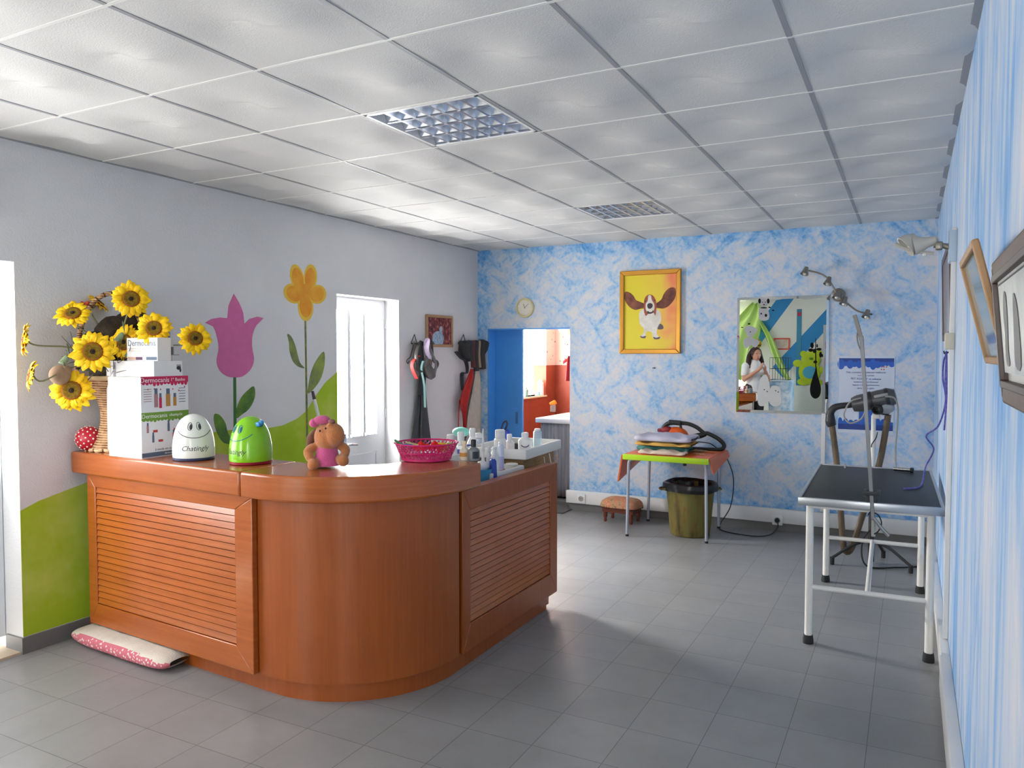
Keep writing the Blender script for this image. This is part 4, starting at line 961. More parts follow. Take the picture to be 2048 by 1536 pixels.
def strap(label, pts, w, mat, name='dog_leash', cat='leash', group='leashes on the wall hooks', flat=.3, seg=8):
    P = [wv(*p) for p in pts]; w = [k*1.6 for k in w] if isinstance(w, (list, tuple)) else w*1.6; b = MB(); b.tube(P, [k*mpp(P[0]) for k in w] if isinstance(w, (list, tuple)) else w*mpp(P[0]), seg, 6, flat=flat)
    return solo(name, b, mat, label, cat, P[0], group)
# long grey tapering capes on the first rack
def cape(label, top, bl, br, mat, d):
    """two-sided hanging cloth, narrow at top"""
    b = MB(); d = d-.02
    T0, T1 = wv(top[0]-4, top[1], d), wv(top[0]+4, top[1], d); B0, B1 = wv(bl[0], bl[1], d), wv(br[0], br[1], d)
    n = V((1, 0, 0))
    b.grid(lambda u, v: (T0.lerp(T1, u)).lerp(B0.lerp(B1, u), v)+n*(.012*sin(u*11+v*2)*(.3+v)), 14, 16)
    return solo('grooming_cape', b, mat, label, 'cape', T0, 'capes on the first hook rack', mods=[('SOLIDIFY', dict(thickness=.004))])
m_cape = M('cape_charcoal', (66, 68, 72), .45, var=.12, vscale=9)
cape('charcoal cape hanging at the left below the first hook rack', (843, 752), (820, 905), (838, 905), m_cape, .02)
cape('charcoal cape hanging at the right below the first hook rack', (845, 752), (842, 905), (864, 905), m_cape, .035)
strap('black leash hanging at the left of the first hook rack', [(836, 686), (833, 715), (842, 750), (846, 800)], 3.5, m_lgrey)
strap('thick black harness strap on the first hook rack', [(845, 684, .03), (842, 720, .04), (846, 750, .03), (842, 790, .02)], 7, m_lblack)
strap('lilac leash looped over the first hook rack', [(850, 700, .05), (851, 682, .07), (855, 682, .08), (853, 700, .085), (857, 716, .08)], 3.6, m_lilac)
strap('glossy black leash looped over the right end of the first hook rack', [(859, 684, .05), (863, 682, .07), (865, 705, .07), (867, 720, .06), (876, 728, .06), (868, 742, .06)], 3.4, m_lblack)
strap('mint leash hanging among the black ones on the first hook rack', [(846, 722, .07), (843, 738, .07), (848, 770, .05), (850, 815, .05)], 1.6, m_mint)
strap('red leash hanging at the far left of the first hook rack', [(838, 712, .05), (826, 722, .05), (824, 736, .05), (833, 757, .05)], 2.6, m_lred)
strap('thin cord with an iron ring at the far left of the first hook rack', [(828, 684), (821, 712), (816, 718), (813, 722), (816, 727), (818, 721)], .7, m_iron, seg=6, flat=1)
b = MB(); b.lathe([(.028, 0), (.048, .03), (.045, .13), (.038, .14), (.028, .04)], wv(866, 756, .10), 18, Matrix.Rotation(.5, 3, 'X') @ Matrix.Rotation(-.3, 3, 'Y')); solo('wire_muzzle', b, M('muzzle_grey', (92, 90, 88), .6), 'grey dog muzzle hanging under the first hook rack', 'muzzle', wv(862, 752, .07))
b = MB(); b.lathe([(.016, 0), (.03, .02), (.028, .07), (.022, .075), (.014, .03)], wv(856, 735, .07), 16, Matrix.Rotation(-.4, 3, 'X')); solo('leather_muzzle', b, M('muzzle_brown', (118, 98, 84), .6), 'brown dog muzzle just below the lilac leash', 'muzzle', wv(856, 735, .07))
strap('grey webbing harness looped at the right of the first hook rack', [(857, 690, .06), (864, 708, .085), (872, 730, .09), (866, 752, .095), (856, 744, .09), (852, 726, .08), (858, 708, .075)], 3.0, M('webbing_grey', (112, 112, 114), .5, var=.2, vscale=60), 'dog_harness', 'harness')
strap('dark grey chain collar hanging at the left of the first hook rack', [(836, 690, .04), (832, 712, .06), (836, 738, .07), (846, 742, .07), (848, 716, .06), (844, 692, .04)], 2.4, M('collar_grey', (84, 82, 80), .4, .4), 'dog_collar', 'collar')
# second rack
for k, (a, c0_, c1_, w, m, lab) in enumerate(((928, 684, 716, 7, m_lblack, 'bulky black leash coil at the left of the corner rack'), (937, 683, 722, 6, m_lblack, 'second black leash coil on the corner rack'), (945, 682, 735, 3.0, M('leash_maroon', (96, 40, 44), .6), 'maroon leash on the corner rack'), (951, 682, 742, 3.6, m_lblack, 'long black strap in the middle of the corner rack'), (957, 682, 735, 2.2, M('leash_beige', (168, 150, 128), .6), 'thin beige cord on the corner rack'), (963, 681, 738, 4.5, m_lblack, 'black strap near the right end of the corner rack'), (970, 682, 715, 4.5, m_lblack, 'short black strap at the right end of the corner rack'))):
    strap(lab, [(a-1, c0_+6, .0), (a, c0_, .04), (a+1, c0_+4, .07), (a, (c0_+c1_)/2, .06), (a+2, c1_, .05)], w, m)
strap('black strap dangling left of the red cloth', [(914, 704, .05), (922, 716, .05), (932, 724, .03), (934, 745, .02), (924, 748, .02), (925, 780, .02)], [4.5, 3, 3, 2, 3, 2], m_lblack)
b = MB(); b.mm(wv(943, 725, .02)-V((.01, .008, .03)), wv(943, 725, .02)+V((.01, .008, .02)))
def cloth(name, label, cat, L, Rr, mat, d, ph=0, grp=None):
    n = len(L); b = MB()
    A = catmull([wv(*p, d) for p in L], 5); B = catmull([wv(*p, d) for p in Rr], 5); m = len(A)-1
    b.grid(lambda u, v: A[round(v*m)].lerp(B[round(v*m)], u)+V((.012*sin(u*9+ph+v*2), 0, 0)), 12, m)
    bmesh.ops.translate(b.b, verts=b.b.verts[:], vec=(0, 0, 0))
    return solo(name, b, mat, label, cat, A[0], grp, mods=[('SOLIDIFY', dict(thickness=.004))])
cloth('red_apron', 'red cloth hanging below the corner hook rack', 'apron', [(941, 738), (926, 775), (918, 805), (925, 840), (927, 875)], [(945, 738), (945, 762), (938, 800), (932, 840), (932, 875)], M('apron_red', (176, 36, 34), .8, var=.1), .03)
strap('red cord hanging left of the red cloth', [(919, 800, .02), (917, 840, .02), (917, 880, .02)], 1.2, m_lred, 'apron_string', 'cord', None)
cloth('cream_apron', 'cream cloth apron hanging in the corner beside the blue doorway', 'apron', [(949, 738), (945, 770), (938, 805), (932, 850), (930, 910)], [(958, 736), (964, 770), (968, 810), (972, 850), (974, 910)], M('apron_cream', (198, 190, 176), .85, var=.06), .0, 1)
b = MB(); b.mm(onx(963, 734, XL+.002)+V((0, -.02, 0)), onx(978, 905, XL+.008)+V((0, .0, 0))); solo('cardboard_panel', b, M('cardboard_tan', (186, 170, 150), .85), 'flat tan cardboard panel on the wall behind the cream apron', 'panel', onx(966, 800, XL+.005), smooth=False)
# silver tinsel at the upper left
tq = V((XL+.05, 2.10, 2.30)); b = MB(); rnd = random.Random(8)
for cz in (2.37, 2.235):
    for k in range(60):
        a = rnd.uniform(0, 2*pi); e = rnd.uniform(-1, 1); L = rnd.uniform(.03, .085); d = V((abs(cos(a))*.4, sin(a), e)).normalized(); p = V((XL+.004, 2.095, cz))
        b.tube([p, p+d*L], [.006, .002], 4, 0); b.ball(p+d*L, rnd.uniform(.004, .010), 6, 4)
solo('tinsel_garland', b, M('tinsel_silver', (150, 150, 160), .25, .8), 'silver tinsel decoration hanging high on the wall above the left door', 'garland', tq)
# ================================================================ BACK WALL
NB = V((0, -1, 0)); UX = V((1, 0, 0)); UZ = V((0, 0, 1))
# clock
ck = V((-3.411, YB, 1.978)); t = thing('wall_clock', 'round cream wall clock above the blue doorway', 'clock', ck)
MC = Matrix(((1, 0, 0), (0, 0, -1), (0, 1, 0))).transposed() if False else Matrix.Rotation(pi/2, 3, 'X')
b = MB(); b.lathe([(.098, 0), (.100, .012), (.094, .03), (.084, .034), (.078, .024), (.076, .016)], ck, 40, MC); part('case', b, M('clock_cream', (214, 204, 158), .4), t)
b = MB(); b.lathe([(.077, .008), (.077, .017)], ck, 40, MC); fc_ = part('face', b, M('clock_face', (214, 210, 200), .5), t)
def ckp(a, r, d): return ck+V((sin(a)*r, -d, cos(a)*r))
for a, L, w, nm in ((radians(-20), .038, .0022, 'hour_hand'), (radians(48), .060, .0016, 'minute_hand')):
    b = MB(); b.tube([ckp(a+pi, .008, .0195), ckp(a, L, .0195)], w, 6, 0); part(nm, b, m_inkd, t)
b = MB()
for k in range(12): b.tube([ckp(2*pi*k/12, .064, .0175), ckp(2*pi*k/12, .070, .0175)], .0011, 4, 0)
part('hour_marks', b, M('clock_marks', (120, 110, 90), .5), fc_)
# dog poster in gold frame
m_gold = M('gilt_frame', (204, 146, 56), .28, .55); 
def mat_poster():
    m, nt, b = base('yellow_poster_ground', .35, .5)
    tc = nt.nodes.new('ShaderNodeTexCoord'); sp_ = nt.nodes.new('ShaderNodeSeparateXYZ'); nt.links.new(tc.outputs['Object'], sp_.inputs[0])
    n = noise(nt, mapped(nt), 3.2, 2)
    s = math_n(nt, 'ADD', math_n(nt, 'MULTIPLY', sp_.outputs[0], 1.3), math_n(nt, 'MULTIPLY', n, 1.1))
    r = ramp(nt, [(.42, (226, 208, 40)), (.68, (232, 200, 60)), (.86, (238, 156, 84)), (1.0, (236, 124, 84))]); nt.links.new(s, r.inputs[0]); nt.links.new(r.outputs[0], b.inputs['Base Color']); return m
PW, PH = .575, .765; PP = V((-2.415, YB-.001, 1.52))
t, pic, q = frame('framed_dog_poster', 'gold framed yellow poster of a long eared dog on the blue back wall', 'picture', PP, UX, PW, UZ, PH, NB, .042, .035, (m_gold, mat_poster()))
def zq(a, c): return ((a-105)/(1065-105)*PW, (1-(c-105)/(1435-105))*PH)     # zoom reading -> position on the poster
def pshape(pts, mat, lay, nm='printed_shape', sm=3):
    P = [zq(*p) for p in pts]; P3 = [q(a, c, .016+lay*.0004) for a, c in P]
    if sm: P3 = catmull(P3, sm, True)
    b = MB(); b.prism(P3, NB*.0003); return part(nm, b, mat, pic, smooth=False)
m_dbr = mat_noise('dog_brown', [(.35, (84, 50, 52)), (.65, (146, 90, 70))], 9); m_dwh = mat_noise('dog_white', [(.35, (206, 200, 190)), (.7, (236, 232, 226))], 12); m_drd = M('dog_russet', (156, 76, 50), .5); m_dbk = M('dog_black', (46, 40, 48), .5); m_dgr = M('dog_grey_brown', (100, 84, 92), .5)
pshape([(420, 770), (480, 720), (600, 740), (720, 740), (765, 860), (745, 960), (700, 1040), (700, 1130), (745, 1180), (730, 1200), (650, 1200), (630, 1150), (610, 1090), (530, 1080), (520, 1150), (500, 1185), (440, 1170), (440, 1140), (480, 1110), (490, 1040), (430, 960), (415, 860)], m_dwh, 1, 'printed_dog_body')
pshape([(740, 960), (790, 990), (795, 1040), (730, 1050), (705, 1030)], m_dgr, 1, 'printed_paw'); pshape([(430, 1150), (470, 1160), (525, 1150), (510, 1185), (450, 1180)], m_dgr, 3, 'printed_paw'); pshape([(640, 1165), (690, 1180), (745, 1165), (735, 1200), (660, 1205)], m_dgr, 3, 'printed_paw')
pshape([(500, 640), (420, 600), (360, 570), (320, 500), (260, 450), (200, 430), (172, 470), (175, 540), (210, 620), (270, 690), (350, 730), (430, 715), (510, 700)], m_dbr, 2, 'printed_ear'); pshape([(680, 640), (760, 580), (800, 490), (860, 420), (930, 390), (980, 420), (985, 520), (950, 600), (880, 680), (800, 720), (710, 710), (660, 700)], m_dbr, 2, 'printed_ear')
pshape([(490, 600), (520, 520), (580, 490), (640, 520), (680, 600), (690, 700), (670, 830), (640, 780), (560, 800), (520, 830), (490, 740)], m_drd, 4, 'printed_head')
pshape([(560, 510), (600, 505), (615, 580), (650, 640), (655, 720), (620, 780), (560, 785), (520, 720), (520, 640), (550, 590)], m_dwh, 5, 'printed_muzzle'); pshape([(545, 650), (585, 628), (628, 650), (620, 700), (580, 720), (550, 700)], m_dbk, 6, 'printed_nose'); pshape([(550, 750), (580, 770), (620, 765), (632, 740), (640, 780), (590, 800), (545, 785)], m_dbk, 6, 'printed_mouth')
for a, c in ((512, 597), (660, 590)): pshape([(a-12, c), (a, c-12), (a+12, c), (a, c+12)], m_dbk, 6, 'printed_eye')
b = MB(); p = ony(1307, 736, YB); b.cyl(p, p+V((0, -.02, 0)), .004, seg=8); b.cyl(p+V((.012, 0, .0)), p+V((.012, -.012, 0)), .006, seg=8); solo('wall_screw', b, m_iron, 'bare screw in the wall below the dog poster', 'screw', p)
# sockets on the duct
def socket(label, u, v, y, group='sockets on the white duct'):
    p = ony(u, v, y); t = thing('wall_socket', label, 'socket', p, 0, group)
    b = MB(); b.rbox(p+V((0, -.005, 0)), (.085, .012, .085), .004, 2); part('plate', b, m_bw, t)
    b = MB(); b.lathe([(.024, 0), (.026, .006), (.021, .0065), (.020, .001), (.001, .001)], p+V((0, -.0108, 0)), 20, MC); part('ring', b, M('socket_ring_grey', (170, 168, 164), .5), t)  # ring greyer than the plate
    for s in (-1, 1):
        b = MB(); b.cyl(p+V((.009*s, -.011, 0)), p+V((.009*s, -.0135, 0)), .003, seg=8); part('hole', b, m_inkd, t)
    return p
SY = YB-.0385
socket('white wall socket at the left end of the duct beside the doorway', 1163, 997, SY); sp2 = socket('white wall socket with a black plug in it, right of the bin', 1555, 1040, SY)
# vertical strip below the mirror
b = MB(); b.mm((-.648, YB-.018, .20), (-.618, YB, 1.02)); solo('cable_strip', b, m_duct, 'white vertical cable strip running down from the mirror', 'cable duct', (-.633, YB, .2), smooth=False)
# poster right of mirror
pz = frame('notice_poster', 'blue and white notice poster taped right of the mirror', 'poster', V((-.525, YB-.001, .868)), UX, .415, UZ, .635, NB, .004, .003, (M('poster_paper', (206, 214, 230), .5), M('poster_paper2', (206, 214, 230), .5)))
t, pic, q = pz; m_pb = M('poster_blue', (30, 92, 190), .5); m_pd = M('poster_navy', (24, 60, 140), .5)
b = MB(); b.mi = 0
def pr(a0, a1, c0, c1, mi): b.mi = mi; b.prism([q(a0, c0, .002), q(a1, c0, .002), q(a1, c1, .002), q(a0, c1, .002)], NB*.0006)
pr(.004, .411, .585, .615, 1); pr(.004, .411, .56, .586, 0); pr(.004, .411, .03, .075, 1); pr(.004, .411, .075, .10, 0)
rnd = random.Random(2)
for k in range(12): b.mi = 0; b.ball(q(.02+.034*k, .565, .0026), (rnd.uniform(.015, .03), .0004, rnd.uniform(.012, .045)), 10, 6)
for k in range(10): b.mi = 0; b.ball(q(.02+.04*k, .10, .0026), (rnd.uniform(.012, .024), .0004, rnd.uniform(.010, .03)), 10, 6)
b.mi = 2
for k in range(5): b.ball(q(.32+.018*(k % 3), .545-.02*(k//3), .003), (.006, .0004, .006), 8, 6); b.ball(q(.10+.012*k, .26+.02*(k % 3), .003), (.006, .0004, .006), 8, 6)
pr(.16, .26, .10, .19, 0)
b.mi = 1
for (txt, c_, sz) in (('Fale connosco, podemos melhorar', .50, .021), ('com a sua opinião', .475, .017), ('PET AGILITY se adequa', .447, .023), ('equipamento profissional', .422, .018), ('higiene e acompanhamento', .397, .018), ('para cão e gato', .372, .02)):
    textm(b, txt, sz, lambda a, cc, d, c_=c_: q(.207+a, c_+cc, .0026+d))
part('print', b, [m_pb, m_pd, M('poster_red', (190, 110, 100), .5)], pic)
# five-spot rail lamp
m_nick = M('brushed_nickel', (150, 144, 136), .35, .8)
def bw(u, v, d): return ony(u, v, YB-d)
sl = thing('spot_rail', 'curved metal rail with five little spotlights above the mirror', 'spotlights', bw(1677, 592, 0))
rail = [(1612, 540), (1640, 547), (1658, 560), (1677, 592), (1695, 607), (1715, 622), (1745, 629)]
b = MB(); b.tube([bw(u, v, .10) for u, v in rail], .007, 8, 6); part('rail', b, m_nick, sl)
b = MB(); b.lathe([(.055, 0), (.055, .02), (.03, .03), (.012, .09)], bw(1677, 590, 0), 24, MC); part('mount', b, m_nick, sl)
for (u, v) in ((1611, 541), (1657, 561), (1675, 588), (1689, 601), (1734, 627)):
    c = bw(u, v, .12); b = MB(); D = V((-.25, -.35, -1)).normalized(); ax = D.cross(V((0, 1, 0))).normalized(); RM = Matrix((ax, D.cross(ax), D)).transposed()
    b.lathe([(.004, -.035), (.016, -.03), (.020, -.005), (.034, .035), (.031, .035), (.017, -.002)], c, 18, RM); hd_ = part('spot_head', b, m_nick, sl)
    b = MB(); b.ball(c+D*.03, .013, 10, 8); part('bulb', b, M('halogen_glass', (236, 236, 232), .08, .2), hd_)
# mirror with stickers
MX0, MX1, MZ0, MZ1 = -1.345, -.600, 1.012, 2.005
mr_ = thing('wall_mirror', 'frameless wall mirror with animal stickers on the blue wall', 'mirror', ((MX0+MX1)/2, YB, MZ0))
b = MB(); bv = .022; y0, y1 = YB-.012, YB-.018
def mq(x, z, y): return V((x, y, z))
o4 = [(MX0, MZ0), (MX1, MZ0), (MX1, MZ1), (MX0, MZ1)]; i4 = [(MX0+bv, MZ0+bv), (MX1-bv, MZ0+bv), (MX1-bv, MZ1-bv), (MX0+bv, MZ1-bv)]
for k in range(4): n_ = (k+1) % 4; b.poly([mq(*o4[k], y0), mq(*o4[n_], y0), mq(*i4[n_], y1), mq(*i4[k], y1)])
b.poly([mq(*p, y1) for p in i4])
for k in range(4): n_ = (k+1) % 4; b.poly([mq(*o4[k], YB-.002), mq(*o4[n_], YB-.002), mq(*o4[n_], y0), mq(*o4[k], y0)])
b.poly([mq(*p, YB-.002) for p in o4[::-1]])
part('glass', b, M('mirror_silver', (236, 240, 238), .0, 1.0), mr_, smooth=False)
yS = y1-.0005
def ms(u, v): p = ony(u, v, y1); return p
def mpix(a, c): return (1460+a*220/1300, 580+c*260/1536)          # zoom reading -> photo pixel
def sticker(label, blobs, mats, nm='sticker'):
    """blobs: list of (mat index, polygon in zoom readings)"""
    b = MB()
    for lay, (mi, pts) in enumerate(blobs):
        b.mi = mi; P = catmull([ms(*mpix(a, c)) for a, c in pts], 3, True); P = [V((p.x, yS-.0004*lay, p.z)) for p in P]; b.prism(P, (0, -.0005, 0))
    return part(nm, b, mats, mr_, label, smooth=False)
def circ(a, c, r, r2=None, n=10): r2 = r2 or r; return [(a+r*cos(2*pi*k/n), c+r2*sin(2*pi*k/n)) for k in range(n)]
m_sg = M('sticker_grey', (168, 168, 174), .5); m_sk = M('sticker_black', (10, 10, 12), .7, spec=.15); m_sw = M('sticker_white', (206, 206, 206), .5)
sticker('grey spotted puppy sticker at the top of the mirror', [(0, [(340, 230), (380, 205), (440, 215), (465, 300), (450, 350), (390, 365), (345, 330)]), (0, circ(400, 145, 52, 48)), (1, circ(350, 130, 16, 30)), (1, circ(452, 130, 16, 30)), (1, circ(385, 145, 6)), (1, circ(418, 145, 6)), (1, circ(402, 172, 9, 7)), (1, circ(425, 300, 14, 18)), (1, circ(370, 280, 9, 10)), (1, circ(468, 205, 14, 8)), (1, circ(510, 240, 12, 8)), (1, circ(400, 210, 40, 8))], [m_sg, m_sk])
sticker('grey poodle sticker above the person in the mirror', [(0, [(165, 660), (160, 600), (200, 560), (260, 570), (330, 590), (350, 620), (300, 680), (240, 650), (200, 690)]), (0, [(175, 450), (230, 420), (300, 450), (320, 480), (280, 530), (240, 570), (200, 540), (180, 490)]), (1, circ(240, 495, 7)), (1, circ(225, 400, 16, 8)), (1, circ(145, 442, 14, 6))], [m_sg, m_sk])
sticker('pair of white fluffy dog stickers at the bottom of the mirror', [(0, [(370, 1030), (430, 1000), (460, 1080), (470, 1160), (460, 1300), (420, 1345), (400, 1370), (340, 1360), (320, 1240), (335, 1150)]), (0, [(480, 1150), (540, 1130), (590, 1160), (600, 1240), (605, 1330), (560, 1375), (490, 1360), (455, 1290)]), (1, circ(405, 1178, 7)), (1, circ(440, 1200, 7)), (1, circ(540, 1190, 7)), (1, circ(570, 1205, 7))], [m_sw, m_sk])
vs = [(0, [(1012, 900), (1005, 950), (975, 1040), (945, 1160), (960, 1250), (1010, 1285), (1060, 1250), (1075, 1160), (1050, 1060), (1030, 980), (1022, 900)]), (0, [(1008, 600), (1016, 600), (1020, 900), (1008, 900)]), (0, circ(970, 655, 20, 34)), (0, circ(955, 710, 30, 20)), (0, circ(1050, 700, 32, 16)), (0, circ(1070, 765, 16, 34)), (0, circ(1090, 775, 10, 20)), (0, circ(1000, 720, 22, 26)), (0, circ(1030, 660, 8, 22)), (0, circ(1008, 850, 22, 18))]
sticker('black vase and flower sticker at the right of the mirror', vs, [m_sk])
# ================================================================ WASH ROOM THINGS
tub = thing('wash_tub', 'white dog washing tub with a grey gathered skirt in the back room', 'wash tub', (-3.2, 7.6, 0))
SX0, SX1, SY0, SY1, SZ = -3.47, -2.5, 7.2, 8.08, .85
b = MB(); b.rbox(((SX0+SX1)/2, SY0+.02, SZ-.025), (SX1-SX0, .06, .05), .012, 3); b.rbox(((SX0+SX1)/2, SY1-.03, SZ-.025), (SX1-SX0, .06, .05), .012, 3); b.rbox((SX0+.03, (SY0+SY1)/2, SZ-.025), (.06, SY1-SY0, .05), .012, 3); b.rbox((SX1-.03, (SY0+SY1)/2, SZ-.025), (.06, SY1-SY0, .05), .012, 3)
b.mm((SX0+.02, SY0+.02, SZ-.03), (SX1-.02, SY1-.02, SZ-.012)); part('basin', b, M('tub_enamel', (240, 240, 242), .25), tub)
b = MB(); b.grid(lambda u, v: V((SX0+.05+(SX1-SX0-.08)*u, SY0+.04+.014*sin(u*2*pi*20+.6*v)*(.5+.5*v), SZ-.04-(SZ-.08)*v)), 160, 6)
b.grid(lambda u, v: V((SX0+.045+.012*sin(u*2*pi*16)*(.5+.5*v), SY0+.04+(SY1-SY0-.08)*u, SZ-.04-(SZ-.08)*v)), 100, 6)
part('skirt', b, mat_noise('grey_curtain_cloth', [(.35, (140, 140, 146)), (.65, (172, 172, 178))], 3, (12, 12, .6)), tub, mods=[('SOLIDIFY', dict(thickness=.003))])
b = MB(); b.mm((SX0+.12, SY0+.12, 0), (SX1-.1, SY1-.1, SZ-.05)); part('stand', b, M('stand_dark', (60, 56, 56), .8), tub, smooth=False)
b = MB(); jp = onz(1118, 822, SZ); jp = V((jp.x, min(jp.y, SY1-.05), SZ)); jt = thing('sponge_jar', 'glass jar holding an orange sponge on the wash tub', 'jar', jp)
b.lathe([(.028, 0), (.033, .004), (.033, .085), (.030, .085), (.030, .006), (.001, .006)], jp, 20); part('glass', b, M('jar_glass', (220, 214, 208), .05, trans=.8), jt)
b = MB(); b.rbox(jp+V((0, 0, .10)), (.075, .04, .05), .008, 3, Matrix.Rotation(-.5, 3, 'Y')); part('sponge', b, M('sponge_orange', (226, 130, 30), .9, bump=.5), jt)
b = MB(); y = 8.3; g = lambda u, v: ony(u, v, y)
b.grid(lambda u, v: ony(1141-(2+u*9)*(.35+.65*v**.6), 712+v*50, y)+V((0, .012*sin(u*8), 0)), 10, 10); b.grid(lambda u, v: ony(1126+u*18, 722-u*12+v*6, y-.01), 4, 2)
solo('red_bathrobe', b, M('robe_red', (140, 20, 30), .9), 'dark red garment hanging in the wash room', 'garment', g(1138, 715), mods=[('SOLIDIFY', dict(thickness=.01))])
b = MB(); p = ony(1140, 655, 8.3); b.lathe([(.001, -.09), (.07, -.085), (.12, -.05), (.15, 0), (.13, .06), (.08, .1), (.02, .12)], p, 24); b.cyl(p+V((0, 0, .12)), V((p.x, p.y, WZ)), .006, seg=8); solo('wash_room_lamp', b, M('lampshade_cream', (240, 216, 176), .5), 'rounded cream pendant lamp in the wash room', 'lamp', p+V((0, 0, .12)))
for k, (u, vt, vb, w, col, lab) in enumerate(((1081, 770, 800, 13, (236, 238, 240), 'white container on the wash room window sill'), (1075, 788, 797, 10, (150, 226, 232), 'turquoise tub on the wash room window sill'), (1052, 782, 800, 9, (120, 150, 140), 'dark green bottle at the left of the wash room window sill'))):
    p = onx(u, vb-4, WXL-.05); q = V((p.x, p.y, S0)); kq = mpp(q); b = MB(); b.lathe([(w*.5*kq, 0), (w*.5*kq, (vb-vt)*kq*.8), (w*.3*kq, (vb-vt)*kq*.86), (w*.3*kq, (vb-vt)*kq)], q, 16); solo('sill_container', b, M('sill_'+lab.split()[0], col, .4), lab, 'container', q)
# ================================================================ RIGHT SIDE
m_wtube = M('white_tube_steel', (226, 224, 220), .35, var=.03); m_rub = M('black_rubber', (30, 31, 34), .7); m_alu = M('aluminium_edge', (176, 180, 186), .3, .7); m_chrome = MATS['chrome']
m_ribbed = M('ribbed_rubber_top', (24, 28, 30), .4, spec=.25, bump=.15, bscale=300)
GT = V((-.185, 4.85, 0)); ga = radians(1.2); Rg = rotz(ga)
gt = thing('grooming_table', 'white tubular grooming table with a black rubber top against the right wall', 'table', GT, ga)
def G_(x, y, z): return GT + Rg @ V((x, y, 0)) + V((0, 0, z))
GH = .775; hx, hy = .325, .665
b = MB(); b.rbox(G_(0, 0, GH-.012), (2*hx, 2*hy, .022), .004, 2, Rg); part('tabletop', b, m_ribbed, gt)
b = MB()
for (x, y, dx, dy) in ((0, -hy, 2*hx+.016, .016), (0, hy, 2*hx+.016, .016), (-hx, 0, .016, 2*hy), (hx, 0, .016, 2*hy)): b.rbox(G_(x, y, GH-.017), (dx, dy, .042), .004, 2, Rg)
part('edge_trim', b, m_alu, gt)
legs = [(-.278, -.605), (.278, -.605), (-.278, .605), (.278, .605)]
for x, y in legs:
    b = MB(); b.cyl(G_(x, y, .03), G_(x, y, GH-.035), .019, seg=18); lg = part('leg', b, m_wtube, gt)
    b = MB(); b.lathe([(.027, 0), (.027, .02), (.023, .045), (.019, .045)], G_(x, y, 0), 18); part('rubber_foot', b, m_rub, lg)
for y in (-.605, .605):
    b = MB(); b.cyl(G_(-.278, y, .30), G_(.278, y, .30), .013, seg=12); part('cross_rail', b, m_wtube, gt)
    b = MB(); b.box(G_(0, y, GH-.045), (.56, .025, .025), Rg); part('apron_rail', b, m_wtube, gt)
b = MB(); b.cyl(G_(0, -.605, .30), G_(0, .605, .30), .013, seg=12); part('long_rail', b, m_wtube, gt)
b = MB(); b.box(G_(0, 0, GH-.03), (2*hx-.03, 2*hy-.03, .012), Rg); part('underside', b, M('table_underside', (120, 120, 122), .6), gt, smooth=False)
# grooming arm clamped to the front edge
ya = GT.y-hy-.005
ar = thing('grooming_post', 'tall flat steel grooming arm clamped to the front edge of the table', 'grooming arm', (-.15, ya, GH))
b = MB(); A = lambda u, v: ony(u, v, ya)
def bar(p, q, w, th):
    d = (q-p).normalized(); s = d.cross(V((0, 1, 0))).normalized()
    b.prism([p-s*w+V((0, -th, 0)), p+s*w+V((0, -th, 0)), q+s*w+V((0, -th, 0)), q-s*w+V((0, -th, 0))], (0, 2*th, 0))
bar(A(1746, 1040), A(1723, 672), .0090, .006); part('upright', b, M('arm_steel', (118, 120, 124), .4, .5), ar, bevel=.002)
b = MB(); bar(A(1724, 682), A(1709, 630), .0095, .005); tipo = part('upper_arm', b, M('arm_steel_worn', (112, 108, 104), .4, .6), ar, bevel=.002)
b = MB(); b.tube([A(1719, 650), A(1714, 672), A(1717, 690), A(1722, 700)], .004, 6, 4); b.cyl(A(1722, 676)+V((0, -.012, 0)), A(1722, 676)+V((0, .012, 0)), .008, seg=10); part('elbow_hook', b, MATS['arm_steel'], ar)
b = MB(); p = A(1743, 990); b.rbox(p+V((0, .03, .008)), (.075, .075, .022), .003, 2); b.rbox(p+V((0, .045, -.055)), (.05, .06, .016), .003, 2); b.rbox(p+V((0, .012, -.02)), (.05, .016, .09), .003, 2)
for s in (-1, 1): b.cyl(p+V((.03*s, -.006, -.002)), p+V((.03*s, .02, -.002)), .010, seg=10)
part('clamp', b, M('clamp_black', (40, 42, 44), .5), ar)
b = MB(); b.cyl(A(1746, 1042)+V((0, .03, 0)), A(1746, 1075)+V((0, .03, 0)), .010, seg=10); b.tube([A(1747, 1036), A(1758, 1050), A(1766, 1060), A(1778, 1072)], .009, 8, 4); part('screw_handle', b, M('handle_steel', (172, 172, 170), .3, .8), ar)
b = MB(); b.tube([A(1736, 1030), A(1742, 1024), A(1756, 1030), A(1763, 1046), A(1757, 1062), A(1748, 1068)], .0035, 6, 5); part('cable_loop', b, m_rub, ar)
# small things on the table
b = MB(); q = onz(1805, 939, GH+.013); d = V((.97, -.18, 0)).normalized(); b.cyl(q-d*.05, q+d*.045, .012, seg=12); t = thing('hose_nozzle', 'chrome tube with a black end lying at the back of the grooming table', 'nozzle', q); part('tube', b, m_chrome, t)
b = MB(); b.cyl(q+d*.045, q+d*.062, .016, seg=12); part('end_cap', b, m_rub, t)
b = MB(); q = onz(1690, 936, GH+.001); b.cyl(q, q+V((0, 0, .03)), .006, .004, seg=8); solo('peg', b, m_alu, 'small metal peg standing at the back left of the grooming table', 'peg', q)
